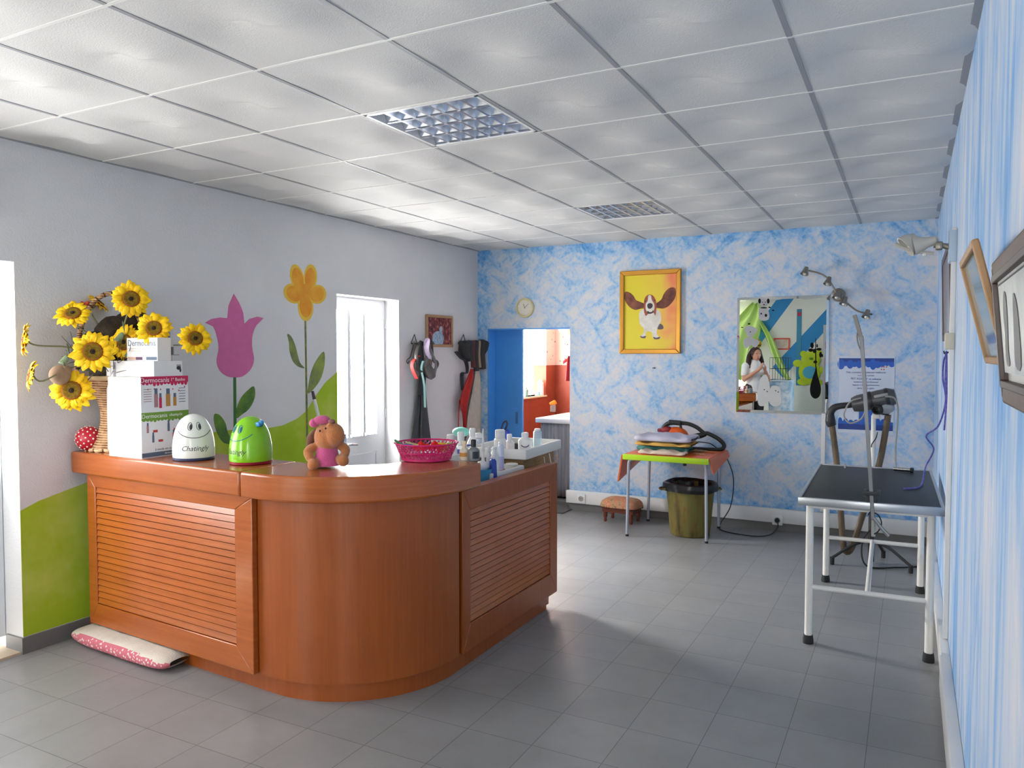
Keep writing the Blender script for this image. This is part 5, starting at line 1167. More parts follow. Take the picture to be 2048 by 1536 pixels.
# blue lead hanging from a hook on the right wall
m_lead = mat_noise('lead_blue_violet', [(.4, (78, 86, 164)), (.6, (122, 108, 184))], 60)
b = MB(); R_ = lambda u, v, x: onx(u, v, x)
hk = R_(1893, 709, XR-.02); pts = [hk, V((hk.x-.01, hk.y+.03, hk.z-.03)), V((XR-.03, hk.y+.10, 1.40)), V((XR-.015, hk.y+.12, 1.28)), V((XR-.04, hk.y+.30, 1.14)), V((XR-.09, hk.y+.55, 1.06)), V((XR-.05, hk.y+.62, .98)), V((.09, 5.05, .86)), V((.07, 4.85, GH+.012)), V((.03, 4.72, GH+.006)), V((-.02, 4.70, GH+.006))]
b.tube(pts, .0045, 8, 8); b.tube([hk+V((-.004, .012*cos(k*pi/5), .012*sin(k*pi/5))) for k in range(10)], .0028, 6, 2, True)
solo('dog_lead', b, m_lead, 'blue violet dog lead hanging from the right wall down onto the grooming table', 'leash', hk)
b = MB(); b.tube([hk+V((0, .02, -.02)), V((XR-.02, hk.y+.06, 1.38)), V((XR-.012, hk.y+.16, 1.24)), V((XR-.02, hk.y+.08, 1.14)), V((XR-.015, hk.y+.03, 1.30)), hk], .0042, 8, 7, True); solo('lead_loop', b, m_lead, 'blue violet loop of a second lead hanging on the right wall', 'leash', hk)
b = MB(); b.tube([hk+V((.022, 0, .02)), hk+V((-.006, 0, .004)), hk+V((-.012, 0, .018))], .004, 6, 4); solo('wall_hook', b, m_iron, 'small dark hook in the right wall holding the leads', 'hook', hk)
# conduit and box, wall lamp on the right wall
b = MB(); b.rbox((XR-.011, 3.98, 1.15), (.022, .04, 1.86), .004, 2); solo('cable_conduit', b, m_duct, 'white vertical cable conduit on the right wall above the grooming table', 'cable duct', (XR-.01, 3.98, .2))
b = MB(); b.rbox((XR-.020, 3.98, 1.575), (.040, .07, .075), .006, 2); t = solo('junction_box', b, M('box_cream', (206, 198, 182), .45), 'small cream switch box on the conduit of the right wall', 'switch box', (XR-.02, 3.98, 1.6))
wl_ = thing('wall_spotlight', 'grey double wall spotlight on the right wall near the ceiling', 'spotlights', (XR, 4.0, 2.00))
yl = 4.0; W_ = lambda u, v: ony(u, v, yl)
b = MB(); b.rbox((XR-.016, yl, 2.00), (.032, .11, .14), .004, 2); part('mount', b, M('mount_pale_blue', (176, 196, 214), .5), wl_)
b = MB(); b.tube([V((XR-.03, yl, 2.00)), W_(1885, 491), W_(1868, 489)], [.016, .012, .016], 12, 5); b.rbox(W_(1878, 492), (.03, .05, .035), .006, 2); part('joint', b, m_nick, wl_)
m_lgr = M('lamp_grey', (186, 182, 174), .45)
hdm = lambda p, D: (lambda ax: Matrix((ax, D.cross(ax), D)).transposed())(D.cross(V((0, 1, 0))).normalized())
D = V((-.96, .05, -.22)).normalized(); p = W_(1850, 486); b = MB(); b.lathe([(.008, -.055), (.020, -.045), (.024, -.01), (.040, .03), (.043, .045), (.038, .045), (.02, -.005)], p, 20, hdm(p, D)); part('lamp_head', b, m_lgr, wl_)
b = MB(); p2 = W_(1822, 489)+V((0, .02, 0)); 
b.lathe([(.008, -.04), (.03, -.030), (.05, .005), (.055, .03), (.049, .03), (.025, -.015)], p2+V((0, 0, .01)), 22, hdm(p2, V((-.75, -.15, -.62)).normalized())); b.tube([W_(1790, 488), W_(1812, 497), W_(1845, 505), W_(1868, 507)], .008, 8, 4); part('lamp_head', b, m_lgr, wl_)
b = MB(); b.cyl(W_(1834, 486), W_(1842, 484), .020, seg=14); b.tube([W_(1828, 478), W_(1826, 492), W_(1829, 506)], .006, 6, 3); part('bracket', b, m_nick, wl_)
for (u, v) in ((1819, 493), (1849, 509)):
    b = MB(); b.ball(W_(u, v), .010, 8, 6); part('bulb', b, MATS['halogen_glass'], wl_)
# pictures on the right wall: all lean out a little at the top
def leaning(name, label, y0, y1, z0, z1, lean, fw_, th, mats, group='framed pictures on the right wall'):
    Vv = V((-lean, 0, (z1-z0))).normalized(); H = math.hypot(lean, z1-z0); N = V((-Vv.z, 0, Vv.x))
    return frame(name, label, 'picture', V((XR-.002, y1, z0)), V((0, -1, 0)), y1-y0, Vv, H, N, fw_, th, mats, group)
m_dkf = M('dark_wood_frame', (98, 78, 70), .5, var=.1, vscale=20); m_ltf = M('oak_frame', (164, 126, 86), .5, var=.1, vscale=20)
m_photo = mat_noise('grey_sketch_print', [(.3, (176, 178, 180)), (.55, (206, 206, 206)), (.7, (224, 222, 218))], 5, (1, 1, .8), .25)
t, pic, q = leaning('framed_sketch', 'large dark framed grey sketch at the right edge of the picture, on the blue wall', 1.15, 1.72, 1.425, 1.691, .024, .036, .018, (m_dkf, M('mat_board', (206, 204, 202), .35)))
b = MB()
for Q in ([(.030, .030), (.54, .030), (.526, .044), (.044, .044)], [(.54, .030), (.54, .238), (.526, .224), (.526, .044)], [(.54, .238), (.030, .238), (.044, .224), (.526, .224)], [(.030, .238), (.030, .030), (.044, .044), (.044, .224)]): b.prism([q(a, c, .006) for a, c in Q], V((-.016, 0, 0)))
part('inner_moulding', b, M('dark_moulding', (70, 56, 52), .4), t, bevel=.002)
b = MB(); b.prism([q(.06, .06, .014), q(.53, .06, .014), q(.51, .225, .014), q(.06, .225, .014)], V((-.0006, 0, 0))); part('sketch', b, m_photo, pic, smooth=False)
b = MB()
for pts in ([(.115, .075), (.11, .10), (.125, .13), (.12, .16), (.15, .20), (.18, .19), (.17, .14), (.155, .10), (.16, .075)], [(.24, .075), (.25, .12), (.28, .19), (.32, .16), (.31, .075)]): b.prism(catmull([q(a, c, .0152) for a, c in pts], 3, True), V((-.0006, 0, 0)))
part('figures', b, M('sketch_charcoal', (96, 94, 100), .5), pic, smooth=False)
b = MB(); b.prism([q(.05, .05, .0142), q(.053, .05, .0142), q(.053, .22, .0142), q(.05, .22, .0142)], V((-.001, 0, 0))); b.prism([q(.05, .217, .0142), q(.52, .217, .0142), q(.52, .22, .0142), q(.05, .22, .0142)], V((-.001, 0, 0))); part('inner_line', b, m_inkd, pic, smooth=False)
leaning('framed_glass_print', 'light wood framed print leaning out from the blue wall, left of the large dark frame', 1.745, 2.17, 1.497, 1.743,   .06, .017, .014, (m_ltf, mat_noise('pale_blue_green_print', [(.35, (120, 144, 150)), (.6, (170, 190, 196)), (.75, (150, 150, 104))], 4, rough=.08)))
leaning('narrow_framed_print', 'dark framed picture seen almost edge on beside the conduit in the corner', 4.14, 5.10, 1.59, 2.06, .012, .04, .012, (M('plum_frame', (84, 62, 68), .5), M('taupe_print', (112, 100, 100), .3)))
b = MB(); b.ball((XR-.04, 2.42, .105), (.016, .04, .028), 12, 8); solo('duct_bump', b, m_bw, 'round white cap on the duct low on the right wall', 'cap', (XR-.04, 2.42, .09))
# ---------------------------------------------------------------- dryer on stand
m_dgrey = M('dryer_grey', (84, 84, 86), .3, .3); m_hose = mat_noise('hose_taupe', [(.4, (92, 78, 62)), (.6, (118, 102, 84))], 3, rough=.45); m_dblk = M('dryer_black', (36, 37, 40), .45)
yd = 6.02; D_ = lambda u, v, d=0: ony(u, v, yd+d)
dr = thing('stand_dryer', 'grey pet dryer on a white stand with long ribbed hose behind the grooming table', 'pet dryer', (-.225, yd, 0))
b = MB(); b.cyl(V((-.225, yd, .10)), V((-.225, yd, 1.08)), .016, seg=14); part('pole', b, m_wtube, dr)
b = MB(); b.cyl(V((-.225, yd, .03)), V((-.225, yd, .48)), .021, seg=14); part('base_tube', b, m_dblk, dr)
for a in (-2.75, -.35, 1.3):
    d = V((cos(a), sin(a), 0)); b = MB(); b.tube([V((-.225, yd, .18)), V((-.225, yd, .15))+d*.12, V((-.225, yd, .07))+d*.24, V((-.225, yd, .05))+d*.27], .011, 8, 4); lg = part('leg', b, m_dblk, dr)
    b = MB(); e = V((-.225, yd, 0))+d*.27; b.cyl(e+V((0, 0, .002)), e+V((0, 0, .055)), .016, seg=10); part('foot', b, m_rub, lg)
b = MB(); bx_ = V((.97, .0, .24)).normalized(); p = D_(1753, 800); ax = bx_; MX = Matrix((V((0, 1, 0)), bx_.cross(V((0, 1, 0))), bx_)).transposed()
b.lathe([(.03, -.165), (.05, -.16), (.062, -.12), (.066, -.02), (.068, .02), (.066, .09), (.050, .125), (.02, .13)], p, 28, MX); bd_ = part('motor_body', b, m_dgrey, dr)
b = MB(); b.lathe([(.0685, -.05), (.070, -.045), (.070, -.03), (.0685, -.025)], p, 28, MX); b.lathe([(.0685, .06), (.070, .062), (.070, .08), (.067, .085)], p, 28, MX); part('bands', b, m_dblk, bd_)
b = MB(); q = D_(1762, 791, -.066); b.rbox(q, (.09, .012, .02), .004, 2, Matrix.Rotation(-.24, 3, 'Y')); part('rating_plate', b, M('plate_grey', (150, 150, 148), .4), bd_)
b = MB(); p3 = D_(1757, 818, -.03); Dn = V((-.35, -.93, -.1)).normalized(); b.lathe([(.036, -.05), (.040, 0), (.036, .035), (.026, .045), (.022, .035), (.02, .0)], p3, 22, hdm(p3, Dn)); b.lathe([(.040, -.06), (.048, -.04), (.046, .0)], p3+V((.045, .02, .005)), 20, hdm(p3, V((.3, -.9, .1)).normalized())); part('nozzle', b, m_dblk, dr)
b = MB(); p4 = D_(1772, 815, -.02); b.ball(p4, (.055, .04, .045), 16, 12); part('end_cover', b, M('dryer_pale', (150, 156, 160), .4), dr)
b = MB(); b.tube([D_(1722, 807), D_(1700, 810), D_(1680, 812), D_(1668, 816), D_(1661, 826), D_(1661, 842), D_(1664, 852)], [.022, .022, .023, .026, .027, .036, .030], 14, 6); part('hose_elbow', b, m_dblk, dr)
def ribbed(pts, r, name):
    b = MB(); P = catmull(pts, 40); b.tube(P, r, 12, 0)
    n0 = len(b.b.verts); 
    L = 0; acc = 0; rings = [P[0]]
    for i in range(1, len(P)):
        acc += (P[i]-P[i-1]).length
        if acc > .012: acc = 0; b.tube([P[i-1], P[i]], r*1.10, 10, 0)
    return part(name, b, m_hose, dr)
ribbed([D_(1664, 850), D_(1668, 880), D_(1674, 930), D_(1680, 1000), D_(1684, 1060), D_(1688, 1096, .01), D_(1696, 1104, .03), D_(1706, 1090, .05), D_(1722, 1040, .07), D_(1740, 985, .07), D_(1758, 930, .05), D_(1768, 880, .03), D_(1776, 830, .0)], .021, 'ribbed_hose')
b = MB(); b.tube([D_(1722, 796, -.06), D_(1700, 804, -.07), D_(1688, 830, -.07), D_(1700, 846, -.07), D_(1722, 838, -.07), D_(1732, 818, -.06)], .0055, 8, 6); b.tube([D_(1770, 793, -.07), D_(1788, 796, -.06), D_(1796, 816, -.03), D_(1794, 860, -.02), D_(1791, 900, .0), D_(1792, 960, .0)], .006, 8, 6); part('white_cable', b, M('cable_greige', (156, 152, 146), .5), dr)
b = MB(); b.tube([D_(1755, 864, -.03), D_(1752, 876, -.04), D_(1744, 888, -.04), D_(1743, 894, -.03)], .004, 6, 5); part('mains_plug_lead', b, m_rub, dr); b = MB(); b.tube([V((-.20, yd-.03, .30)), V((-.28, yd-.06, .18)), V((-.25, yd-.1, .02)), V((-.05, yd-.02, .012)), V((.10, yd+.1, .010))], .006, 8, 7); part('black_cable', b, m_rub, dr)
b = MB(); p = D_(1752, 832); b.rbox(p, (.05, .05, .035), .005, 2); part('yoke', b, m_wtube, dr)
# ---------------------------------------------------------------- orange side table
m_oran = M('orange_laminate', (214, 96, 36), .35, var=.03); m_lime = M('lime_edge', (166, 206, 24), .4); m_gtube = M('grey_tube_steel', (170, 176, 190), .3, .4)
ot = thing('side_table', 'orange topped folding side table with a lime edge against the back wall', 'table', (-1.77, 6.42, 0))
OZT = .690
b = MB(); TX0, TX1, TY0, TY1 = -2.10, -1.40, 6.05, 6.72
b.rbox(((TX0+TX1)/2, (TY0+TY1)/2, OZT-.016), (TX1-TX0, TY1-TY0, .030), .004, 2); part('tabletop', b, m_oran, ot)
b = MB(); b.rbox(((TX0+TX1)/2, TY0-.008, OZT-.024), (TX1-TX0+.01, .020, .046), .005, 2); part('lime_edge', b, m_lime, ot)
b = MB(); b.prism([V((TX0-.008, TY0+.0, OZT-.01)), V((TX0-.008, TY1, OZT-.01)), V((TX0-.04, TY1-.02, OZT-.12)), V((TX0-.05, TY0+.02, OZT-.24))], (-.012, 0, 0)); part('drop_leaf', b, m_oran, ot)
b = MB(); b.prism([V((TX1+.004, TY0+.0, OZT-.004)), V((TX1+.004, TY1, OZT-.004)), V((TX1+.020, TY1, OZT-.05)), V((TX1+.026, TY0+.03, OZT-.12))], (.010, 0, -.006)); part('drop_leaf', b, m_oran, ot)
for (x, y, s) in ((-2.07, 6.06, 1), (-1.425, 6.12, -1), (-2.09, 6.70, 1), (-1.455, 6.70, -1)):
    b = MB(); b.tube([V((x, y, .012)), V((x+.004*s, y, .30)), V((x+.010*s, y, .58)), V((x+.022*s, y, .635)), V((x+.07*s, y, .655)), V((x+.16*s, y, .657))], .0125, 12, 6); lg = part('leg', b, m_gtube, ot)
    b = MB(); b.cyl((x, y, 0), (x, y, .018), .014, seg=12); part('rubber_foot', b, m_rub, lg)
b = MB(); b.rbox((-1.60, 6.10, .635), (.025, .02, .04), .003, 2); part('latch', b, m_rub, ot)
# towels: stacked, each its own
def towel(label, x0, x1, y0, y1, z0, z1, mat, rz_=0.0, seed=0, fold=True):
    rnd = random.Random(seed); c = V(((x0+x1)/2, (y0+y1)/2, z0)); ph = rnd.uniform(0, 6); b = MB()
    def fn(u, v):
        a = 2*pi*u; s = (v-.5)*2
        cy, cz = math.copysign(abs(cos(a))**.45, cos(a)), math.copysign(abs(sin(a))**.45, sin(a))
        e = (1-abs(s)**8)**.5
        z = z0+(z1-z0)*(.5+.5*cz*(.35+.65*e))
        if cz > 0: z += .006*sin(s*5+ph)+.004*sin(s*11+cy*4+ph)
        return V((c.x+s*(x1-x0)/2*(1+.02*sin(cy*5+ph)), c.y+cy*(y1-y0)/2*(.8+.2*e)*(1+.03*sin(s*7+ph)), z))
    b.grid(fn, 32, 30, True)
    for k in (0, 30):
        pass
    return solo('folded_towel', b, mat, label, 'towel', c, 'folded towels stacked on the orange table', rz=rz_)
tz = OZT
towel('cream and pink folded towel at the bottom front of the towel stack', -1.99, -1.60, 6.08, 6.24, tz, tz+.032, M('towel_cream', (206, 190, 176), .95, bump=.4, bscale=200), seed=1)
towel('teal folded towel low in the towel stack', -2.06, -1.62, 6.25, 6.50, tz, tz+.058, M('towel_teal', (76, 142, 138), .95, bump=.4, bscale=200), seed=2)
towel('mustard yellow folded towel in the middle of the towel stack', -2.05, -1.58, 6.16, 6.50, tz+.059, tz+.095, M('towel_yellow', (208, 166, 84), .95, bump=.4, bscale=200), seed=3)
towel('lavender white folded towel on top of the towel stack', -2.05, -1.57, 6.14, 6.50, tz+.096, tz+.152, M('towel_lavender', (190, 188, 208), .95, bump=.4, bscale=200), seed=4)
# handheld steam cleaner with hose behind the towels
yv = 6.60; Q_ = lambda u, v, d=0: ony(u, v, yv+d)
m_vor = M('vacuum_orange', (226, 92, 28), .35); m_vblk = M('vacuum_black', (30, 31, 34), .4); m_vred = M('vacuum_red', (150, 44, 50), .4)
vc = thing('vacuum_cleaner', 'orange and black handheld vacuum cleaner with looped hose behind the towels', 'vacuum cleaner', (Q_(1360, 905).x, yv, OZT))
b = MB(); p = Q_(1352, 866); b.ball(p+V((0, 0, -.02)), (.11, .06, .075), 20, 14); b.rbox(p+V((0, 0, -.10)), (.18, .10, .13), .03, 3); part('body', b, m_vor, vc)
b = MB(); p = Q_(1334, 860); b.ball(p, (.06, .055, .035), 16, 10); b.rbox(Q_(1322, 860), (.05, .07, .03), .008, 2); part('front', b, m_vred, vc)
b = MB(); b.tube([Q_(1322, 862), Q_(1330, 851), Q_(1340, 846), Q_(1350, 845)], [.014, .018, .022, .022], 10, 5); b.rbox(Q_(1350, 845, -.01), (.115, .05, .042), .012, 3, Matrix.Rotation(.05, 3, 'Y')); b.tube([Q_(1361, 850), Q_(1362, 858)], .012, 8, 0); part('handle', b, m_vblk, vc)
b = MB(); b.tube([Q_(1362, 846), Q_(1378, 848), Q_(1394, 855), Q_(1408, 866), Q_(1416, 867), Q_(1434, 876), Q_(1446, 886), Q_(1448, 894), Q_(1440, 899), Q_(1420, 899), Q_(1400, 898), Q_(1378, 897)], .0175, 12, 8); part('hose', b, m_vblk, vc)
b = MB(); b.ball(Q_(1396, 872), (.085, .03, .026), 18, 10, Matrix.Rotation(-.25, 3, 'Y')); b.tube([Q_(1380, 884), Q_(1386, 876)], .012, 8, 0); part('nozzle', b, m_vblk, vc)
b = MB(); b.tube([Q_(1382, 882), Q_(1400, 884), Q_(1420, 887), Q_(1434, 896, .02), Q_(1446, 900, .03), Q_(1452, 912, .06), V((-1.33, 6.68, .45)), V((-1.36, 6.72, .20)), V((-1.45, 6.74, .03)), V((-1.40, 6.60, .006)), V((-1.15, 6.52, .006)), V((-1.02, 6.62, .006)), V((-.97, 6.74, .05)), V((sp2.x, sp2.y-.03, sp2.z))], .0042, 8, 8); part('power_cable', b, m_rub, vc)
b = MB(); b.cyl(V((sp2.x, sp2.y-.014, sp2.z)), V((sp2.x, sp2.y-.05, sp2.z)), .019, .013, seg=14); part('plug', b, m_rub, vc)
# small items at the right end of the table top
for (u, v, sx_, sy_, sz_, col, nm, lab, cat) in ((1398, 903, .12, .09, .012, (150, 128, 90), 'wooden_brush', 'flat brown wooden brush at the right on the orange table', 'brush'), (1400, 909, .07, .03, .008, (222, 180, 140), 'comb', 'small beige comb at the front right of the orange table', 'comb'), (1420, 905, .10, .04, .010, (214, 130, 80), 'leather_tag', 'tan flat strap at the right edge of the orange table', 'strap')):
    p = onz(u, v, OZT); p.x = min(p.x, TX1-.04); p.y = min(max(p.y, TY0+.05), TY1-.1); b = MB(); b.rbox(p+V((0, 0, sz_/2)), (sx_, sy_, sz_), sz_*.4, 2, rotz(-.3)); solo(nm, b, M('tag_'+nm, col, .6, var=.15), lab, cat, p)
# ---------------------------------------------------------------- bin with liner
bc = V((-1.625, 6.38, 0)); wb = thing('waste_bin', 'old khaki plastic bin with a black liner under the orange table', 'bin', bc)
m_bin = mat_noise('weathered_khaki', [(.3, (70, 64, 40)), (.5, (120, 104, 54)), (.62, (110, 112, 60)), (.75, (150, 126, 66))], 4, (3, 3, .7), .55)
b = MB(); b.lathe([(.155, 0), (.162, .006), (.172, .10), (.188, .28), (.200, .395), (.21, .41), (.21, .42), (.196, .42), (.184, .30), (.15, .02), (.001, .02)], bc, 40); part('shell', b, m_bin, wb)
b = MB()
def lin_(u, v):
    a = 2*pi*u; r = (.196-.05*v) if v > .35 else .198+.022*math.sin(min(v/.3, 1)*pi/2*1.0)
    prof = [(.190, .38), (.222, .375), (.228, .405), (.224, .438), (.200, .446), (.185, .42), (.17, .30), (.14, .10), (.001, .08)]
    k = v*(len(prof)-1); i = min(int(k), len(prof)-2); f = k-i; r = prof[i][0]+(prof[i+1][0]-prof[i][0])*f; z = prof[i][1]+(prof[i+1][1]-prof[i][1])*f
    w = .006*sin(a*7+v*5)+.004*sin(a*13); return bc+V((cos(a)*(r+w*(.6 if i < 5 else 2)), sin(a)*(r+w*(.6 if i < 5 else 2)), z+(.004*sin(a*3+1) if 0 < i < 5 else 0)))
b.grid(lin_, 64, 32, True); part('bin_liner', b, M('bin_bag_black', (22, 24, 28), .28), wb)
for s in (-1, 1):
    b = MB(); d = V((cos(.48), sin(.48), 0))*s; n_ = V((-d.y, d.x, 0)); b.tube([bc+d*.20-n_*.05+V((0, 0, .39)), bc+d*.25-n_*.035+V((0, 0, .385)), bc+d*.25+n_*.035+V((0, 0, .385)), bc+d*.20+n_*.05+V((0, 0, .39))], .008, 8, 5); part('handle', b, m_bin, wb)
# ---------------------------------------------------------------- footstool
fs = thing('footstool', 'low wooden footstool with a floral tapestry cushion top by the socket', 'footstool', (-2.30, 6.58, 0), radians(-4))
Rs = rotz(radians(-4)); S_ = lambda x, y, z: V((-2.30, 6.58, 0))+Rs @ V((x, y, 0))+V((0, 0, z))
m_stw = M('stool_mahogany', (112, 52, 32), .4, var=.1); m_tap = mat_noise('floral_tapestry', [(.3, (110, 84, 64)), (.45, (186, 150, 116)), (.55, (196, 120, 90)), (.68, (206, 176, 140)), (.8, (120, 126, 110))], 16, rough=.95, bmp=.3)
b = MB(); b.box(S_(0, 0, .115), (.30, .20, .05), Rs); part('frame', b, m_stw, fs, bevel=.004)
b = MB(); b.grid(lambda u, v: (lambda a, s: S_(.185*math.copysign(abs(cos(a))**.5, cos(a))*s**.5 if s > 0 else 0, .13*math.copysign(abs(sin(a))**.5, sin(a))*s**.5 if s > 0 else 0, .14+.075*(1-s**2.5)**.5+.0*s))(2*pi*u, v), 40, 12, True); part('cushion', b, m_tap, fs)
b = MB()
for k in range(44):
    a = 2*pi*k/44; x, y = .178*math.copysign(abs(cos(a))**.5, cos(a)), .125*math.copysign(abs(sin(a))**.5, sin(a)); b.tube([S_(x, y, .15), S_(x*1.01, y*1.01, .128)], .005, 5, 0)
part('fringe', b, M('fringe_dark', (74, 54, 44), .9), fs)
for x in (-.125, .125):
    for y in (-.08, .08):
        b = MB(); b.lathe([(.010, 0), (.016, .012), (.012, .03), (.021, .055), (.018, .07), (.024, .092)], S_(x, y, 0), 14); part('leg', b, m_stw, fs)
# dark doormat strip seen through the doorway
b = MB(); b.rbox((-3.05, 6.80, .006), (.30, .36, .012), .003, 2); solo('door_mat', b, M('mat_grey', (84, 84, 84), .95), 'dark grey mat lying at the doorway behind the counter', 'mat', (-3.05, 6.8, 0))
# ================================================================ THE ROOM BEHIND THE CAMERA (seen in the mirror)
m_stripe = M('stripe_blue', (44, 132, 190), .7)
def fpoly(b, pts, t=.0015, y=YF): b.prism([V((x, y, z)) for x, z in pts], (0, t, 0))
b = MB()
fpoly(b, [(-2.30, 2.573), (-1.99, 2.573), (-2.66, 1.62), (-2.66, 2.06)]); fpoly(b, [(-1.22, 2.573), (-1.22, 2.20), (-2.17, 1.06), (-2.36, 1.27)])
part('painted_stripes', b, m_stripe, wf, 'blue diagonal stripes painted on the front wall', smooth=False)
b = MB(); b.mm((-1.93, YF+.001, .92), (-1.845, YF+.012, 2.37)); t = solo('height_chart', b, M('chart_teal', (56, 136, 164), .6), 'teal wall measuring strip seen in the mirror, crossing the second blue stripe', 'measuring strip', (-1.89, YF, .92), smooth=False)
b = MB(); b.mm((-1.92, YF+.0125, 2.24), (-1.855, YF+.016, 2.31)); part('red_tag', b, M('chart_red', (190, 50, 70), .6), t, smooth=False)
# bear cut-out
m_bear = M('bear_lime', (188, 208, 34), .7); bo = V((-1.68, YF, .93)); t = thing('bear_cutout', 'lime green bear shaped wall decoration with a blue belly seen in the mirror', 'wall decoration', bo)
b = MB(); 
for (x, z, rx, rz_) in ((-1.69, 1.18, .20, .24), (-1.66, 1.42, .17, .15), (-1.80, 1.52, .06, .06), (-1.53, 1.53, .06, .06), (-1.90, 1.34, .09, .07), (-1.44, 1.22, .08, .07), (-1.80, .99, .11, .07), (-1.56, .98, .11, .07)): b.cyl((x, YF+.002, z), (x, YF+.018, z), rx, seg=24) if abs(rx-rz_) < 1e-6 else b.ball((x, YF+.010, z), (rx, .010, rz_), 24, 10)
part('body', b, m_bear, t)
b = MB(); b.ball((-1.68, YF+.022, 1.17), (.13, .006, .12), 20, 8); part('belly', b, M('bear_blue', (80, 170, 200), .7), t)
b = MB(); b.ball((-1.66, YF+.026, 1.43), (.035, .006, .025), 12, 6); part('muzzle', b, M('bear_green', (90, 150, 40), .7), t)
frame('red_framed_drawing', 'small red framed drawing seen in the mirror between the stripes', 'picture', V((-2.05, YF+.001, 1.60)), V((-1, 0, 0)), .30, UZ, .225, V((0, 1, 0)), .026, .018, (M('frame_vermilion', (214, 80, 50), .5), mat_noise('childs_drawing', [(.4, (210, 200, 190)), (.6, (196, 170, 150))], 7)))
# lime tulle drape from the wall
m_tul = M('tulle_lime', (196, 226, 132), .8)
t = thing('tulle_drape', 'lime green tulle draped from the front wall down to the crate, seen in the mirror', 'drape', (-2.70, YF+.05, 2.50))
def ribbon(C, Wd, amp, ph, n=24):
    P = catmull(C, 6); b = MB(); m = len(P)-1
    b.grid(lambda u, v: (lambda p, w: p+V((w*(u-.5), .04*sin(u*14+ph+v*5)*amp, .02*sin(u*9+ph))))(P[round(v*m)], Wd[0]+(Wd[1]-Wd[0])*math.sin(min(v, 1)*pi)**1.0), n, m)
    return b
part('canopy', ribbon([(-2.70, YF+.06, 2.50), (-2.78, YF+.10, 2.25), (-2.85, YF+.12, 2.0), (-2.90, YF+.10, 1.6), (-2.95, YF+.08, 1.0)], (.10, .55), 1.2, 0), m_tul, t)
part('tail', ribbon([(-2.62, YF+.10, 2.2), (-2.42, YF+.14, 1.85), (-2.25, YF+.2, 1.45), (-2.08, YF+.3, 1.12), (-1.98, YF+.4, 1.03)], (.08, .16), .8, 2), m_tul, t)
b = MB(); b.ball((-2.62, YF+.12, 1.72), (.07, .05, .09), 14, 10); b.ball((-2.60, YF+.16, 1.75), (.03, .02, .03), 10, 8); solo('bee_toy', b, mat_noise('bee_bands', [(.45, (226, 190, 20)), (.55, (60, 48, 20))], 3, (.2, .2, 9)), 'yellow bee toy hanging on the front wall, seen in the mirror', 'toy', (-2.62, YF+.12, 1.7))
# crate of pale blue boxes
cb = thing('pale_blue_crate', 'pale blue patterned crate on the floor behind the person, seen in the mirror', 'crate', (-2.10, -1.05, 0))
b = MB(); b.mm((-2.27, -1.25, .01), (-1.89, -.75, 1.02)); part('body', b, mat_noise('crate_clouds', [(.4, (230, 238, 246)), (.6, (150, 196, 226))], 7), cb, bevel=.01)
b = MB(); b.mm((-2.28, -1.26, 1.02), (-1.88, -.74, 1.045)); part('lid', b, M('crate_lid', (206, 226, 240), .5), cb, bevel=.004)
cg = thing('wire_cage', 'small wire cage standing on the pale blue crate, seen in the mirror', 'cage', (-2.15, -1.0, 1.045)); b = MB()
for k in range(9):
    x = -2.50+.05*k
for k in range(8):
    x = -2.26+.045*k; b.cyl((x, -1.2, 1.05), (x, -1.2, 1.45), .003, seg=5); b.cyl((x, -.82, 1.05), (x, -.82, 1.45), .003, seg=5)
part('bars', b, m_iron, cg)
b = MB()
for z in (1.05, 1.25, 1.45):
    b.tube([(-2.26, -1.2, z), (-1.945, -1.2, z), (-1.945, -.82, z), (-2.26, -.82, z)], .005, 6, 0, True)
part('hoops', b, m_iron, cg)
# glass cabinet at the right in the mirror
cab = thing('glass_cabinet', 'tall narrow glass display cabinet by the front wall at the right edge of the mirror', 'cabinet', (-1.18, YF+.22, 0)); CX0, CX1, CY0, CY1 = -1.42, -.92, YF+.02, YF+.42
b = MB(); b.mm((CX0, CY0, 0), (CX1, CY1, .6)); b.mm((CX0, CY0, 1.95), (CX1, CY1, 2.05)); b.mm((CX0, CY0, .6), (CX1, CY0+.02, 1.95))
for x in (CX0, CX1-.03): b.mm((x, CY1-.03, .6), (x+.03, CY1, 1.95)); b.mm((x, CY0, .6), (x+.03, CY0+.03, 1.95))
part('body', b, M('cabinet_grey', (176, 178, 176), .5), cab, smooth=False)
for z in (.6, .95, 1.3, 1.62):
    b = MB(); b.mm((CX0+.01, CY0+.02, z), (CX1-.01, CY1-.02, z+.012)); part('shelf', b, M('shelf_glass', (150, 176, 168), .1), cab, smooth=False)
k = 0
for z in (.962, 1.312, 1.632):
    for x in (-1.36, -1.26, -1.14, -1.03):
        k += 1; q = V((x, CY1-.12, z)); b = MB(); col = [(110, 150, 120), (196, 60, 110), (150, 160, 170), (60, 80, 70)][k % 4]; h = .14+.05*((k*7) % 3)/2
        b.lathe([(.03, 0), (.032, h*.7), (.014, h*.82), (.014, h)], q, 14); solo('shelf_bottle', b, M('shelf_bottle_%d' % (k % 4), col, .4), '%s bottle on the %s shelf of the glass cabinet, %s from the stripes' % (['green', 'magenta', 'grey', 'dark green'][k % 4], {.962: 'lower', 1.312: 'middle', 1.632: 'upper'}[z], {-1.36: 'first', -1.26: 'second', -1.14: 'third', -1.03: 'fourth'}[x]), 'bottle', q, 'bottles in the glass cabinet')
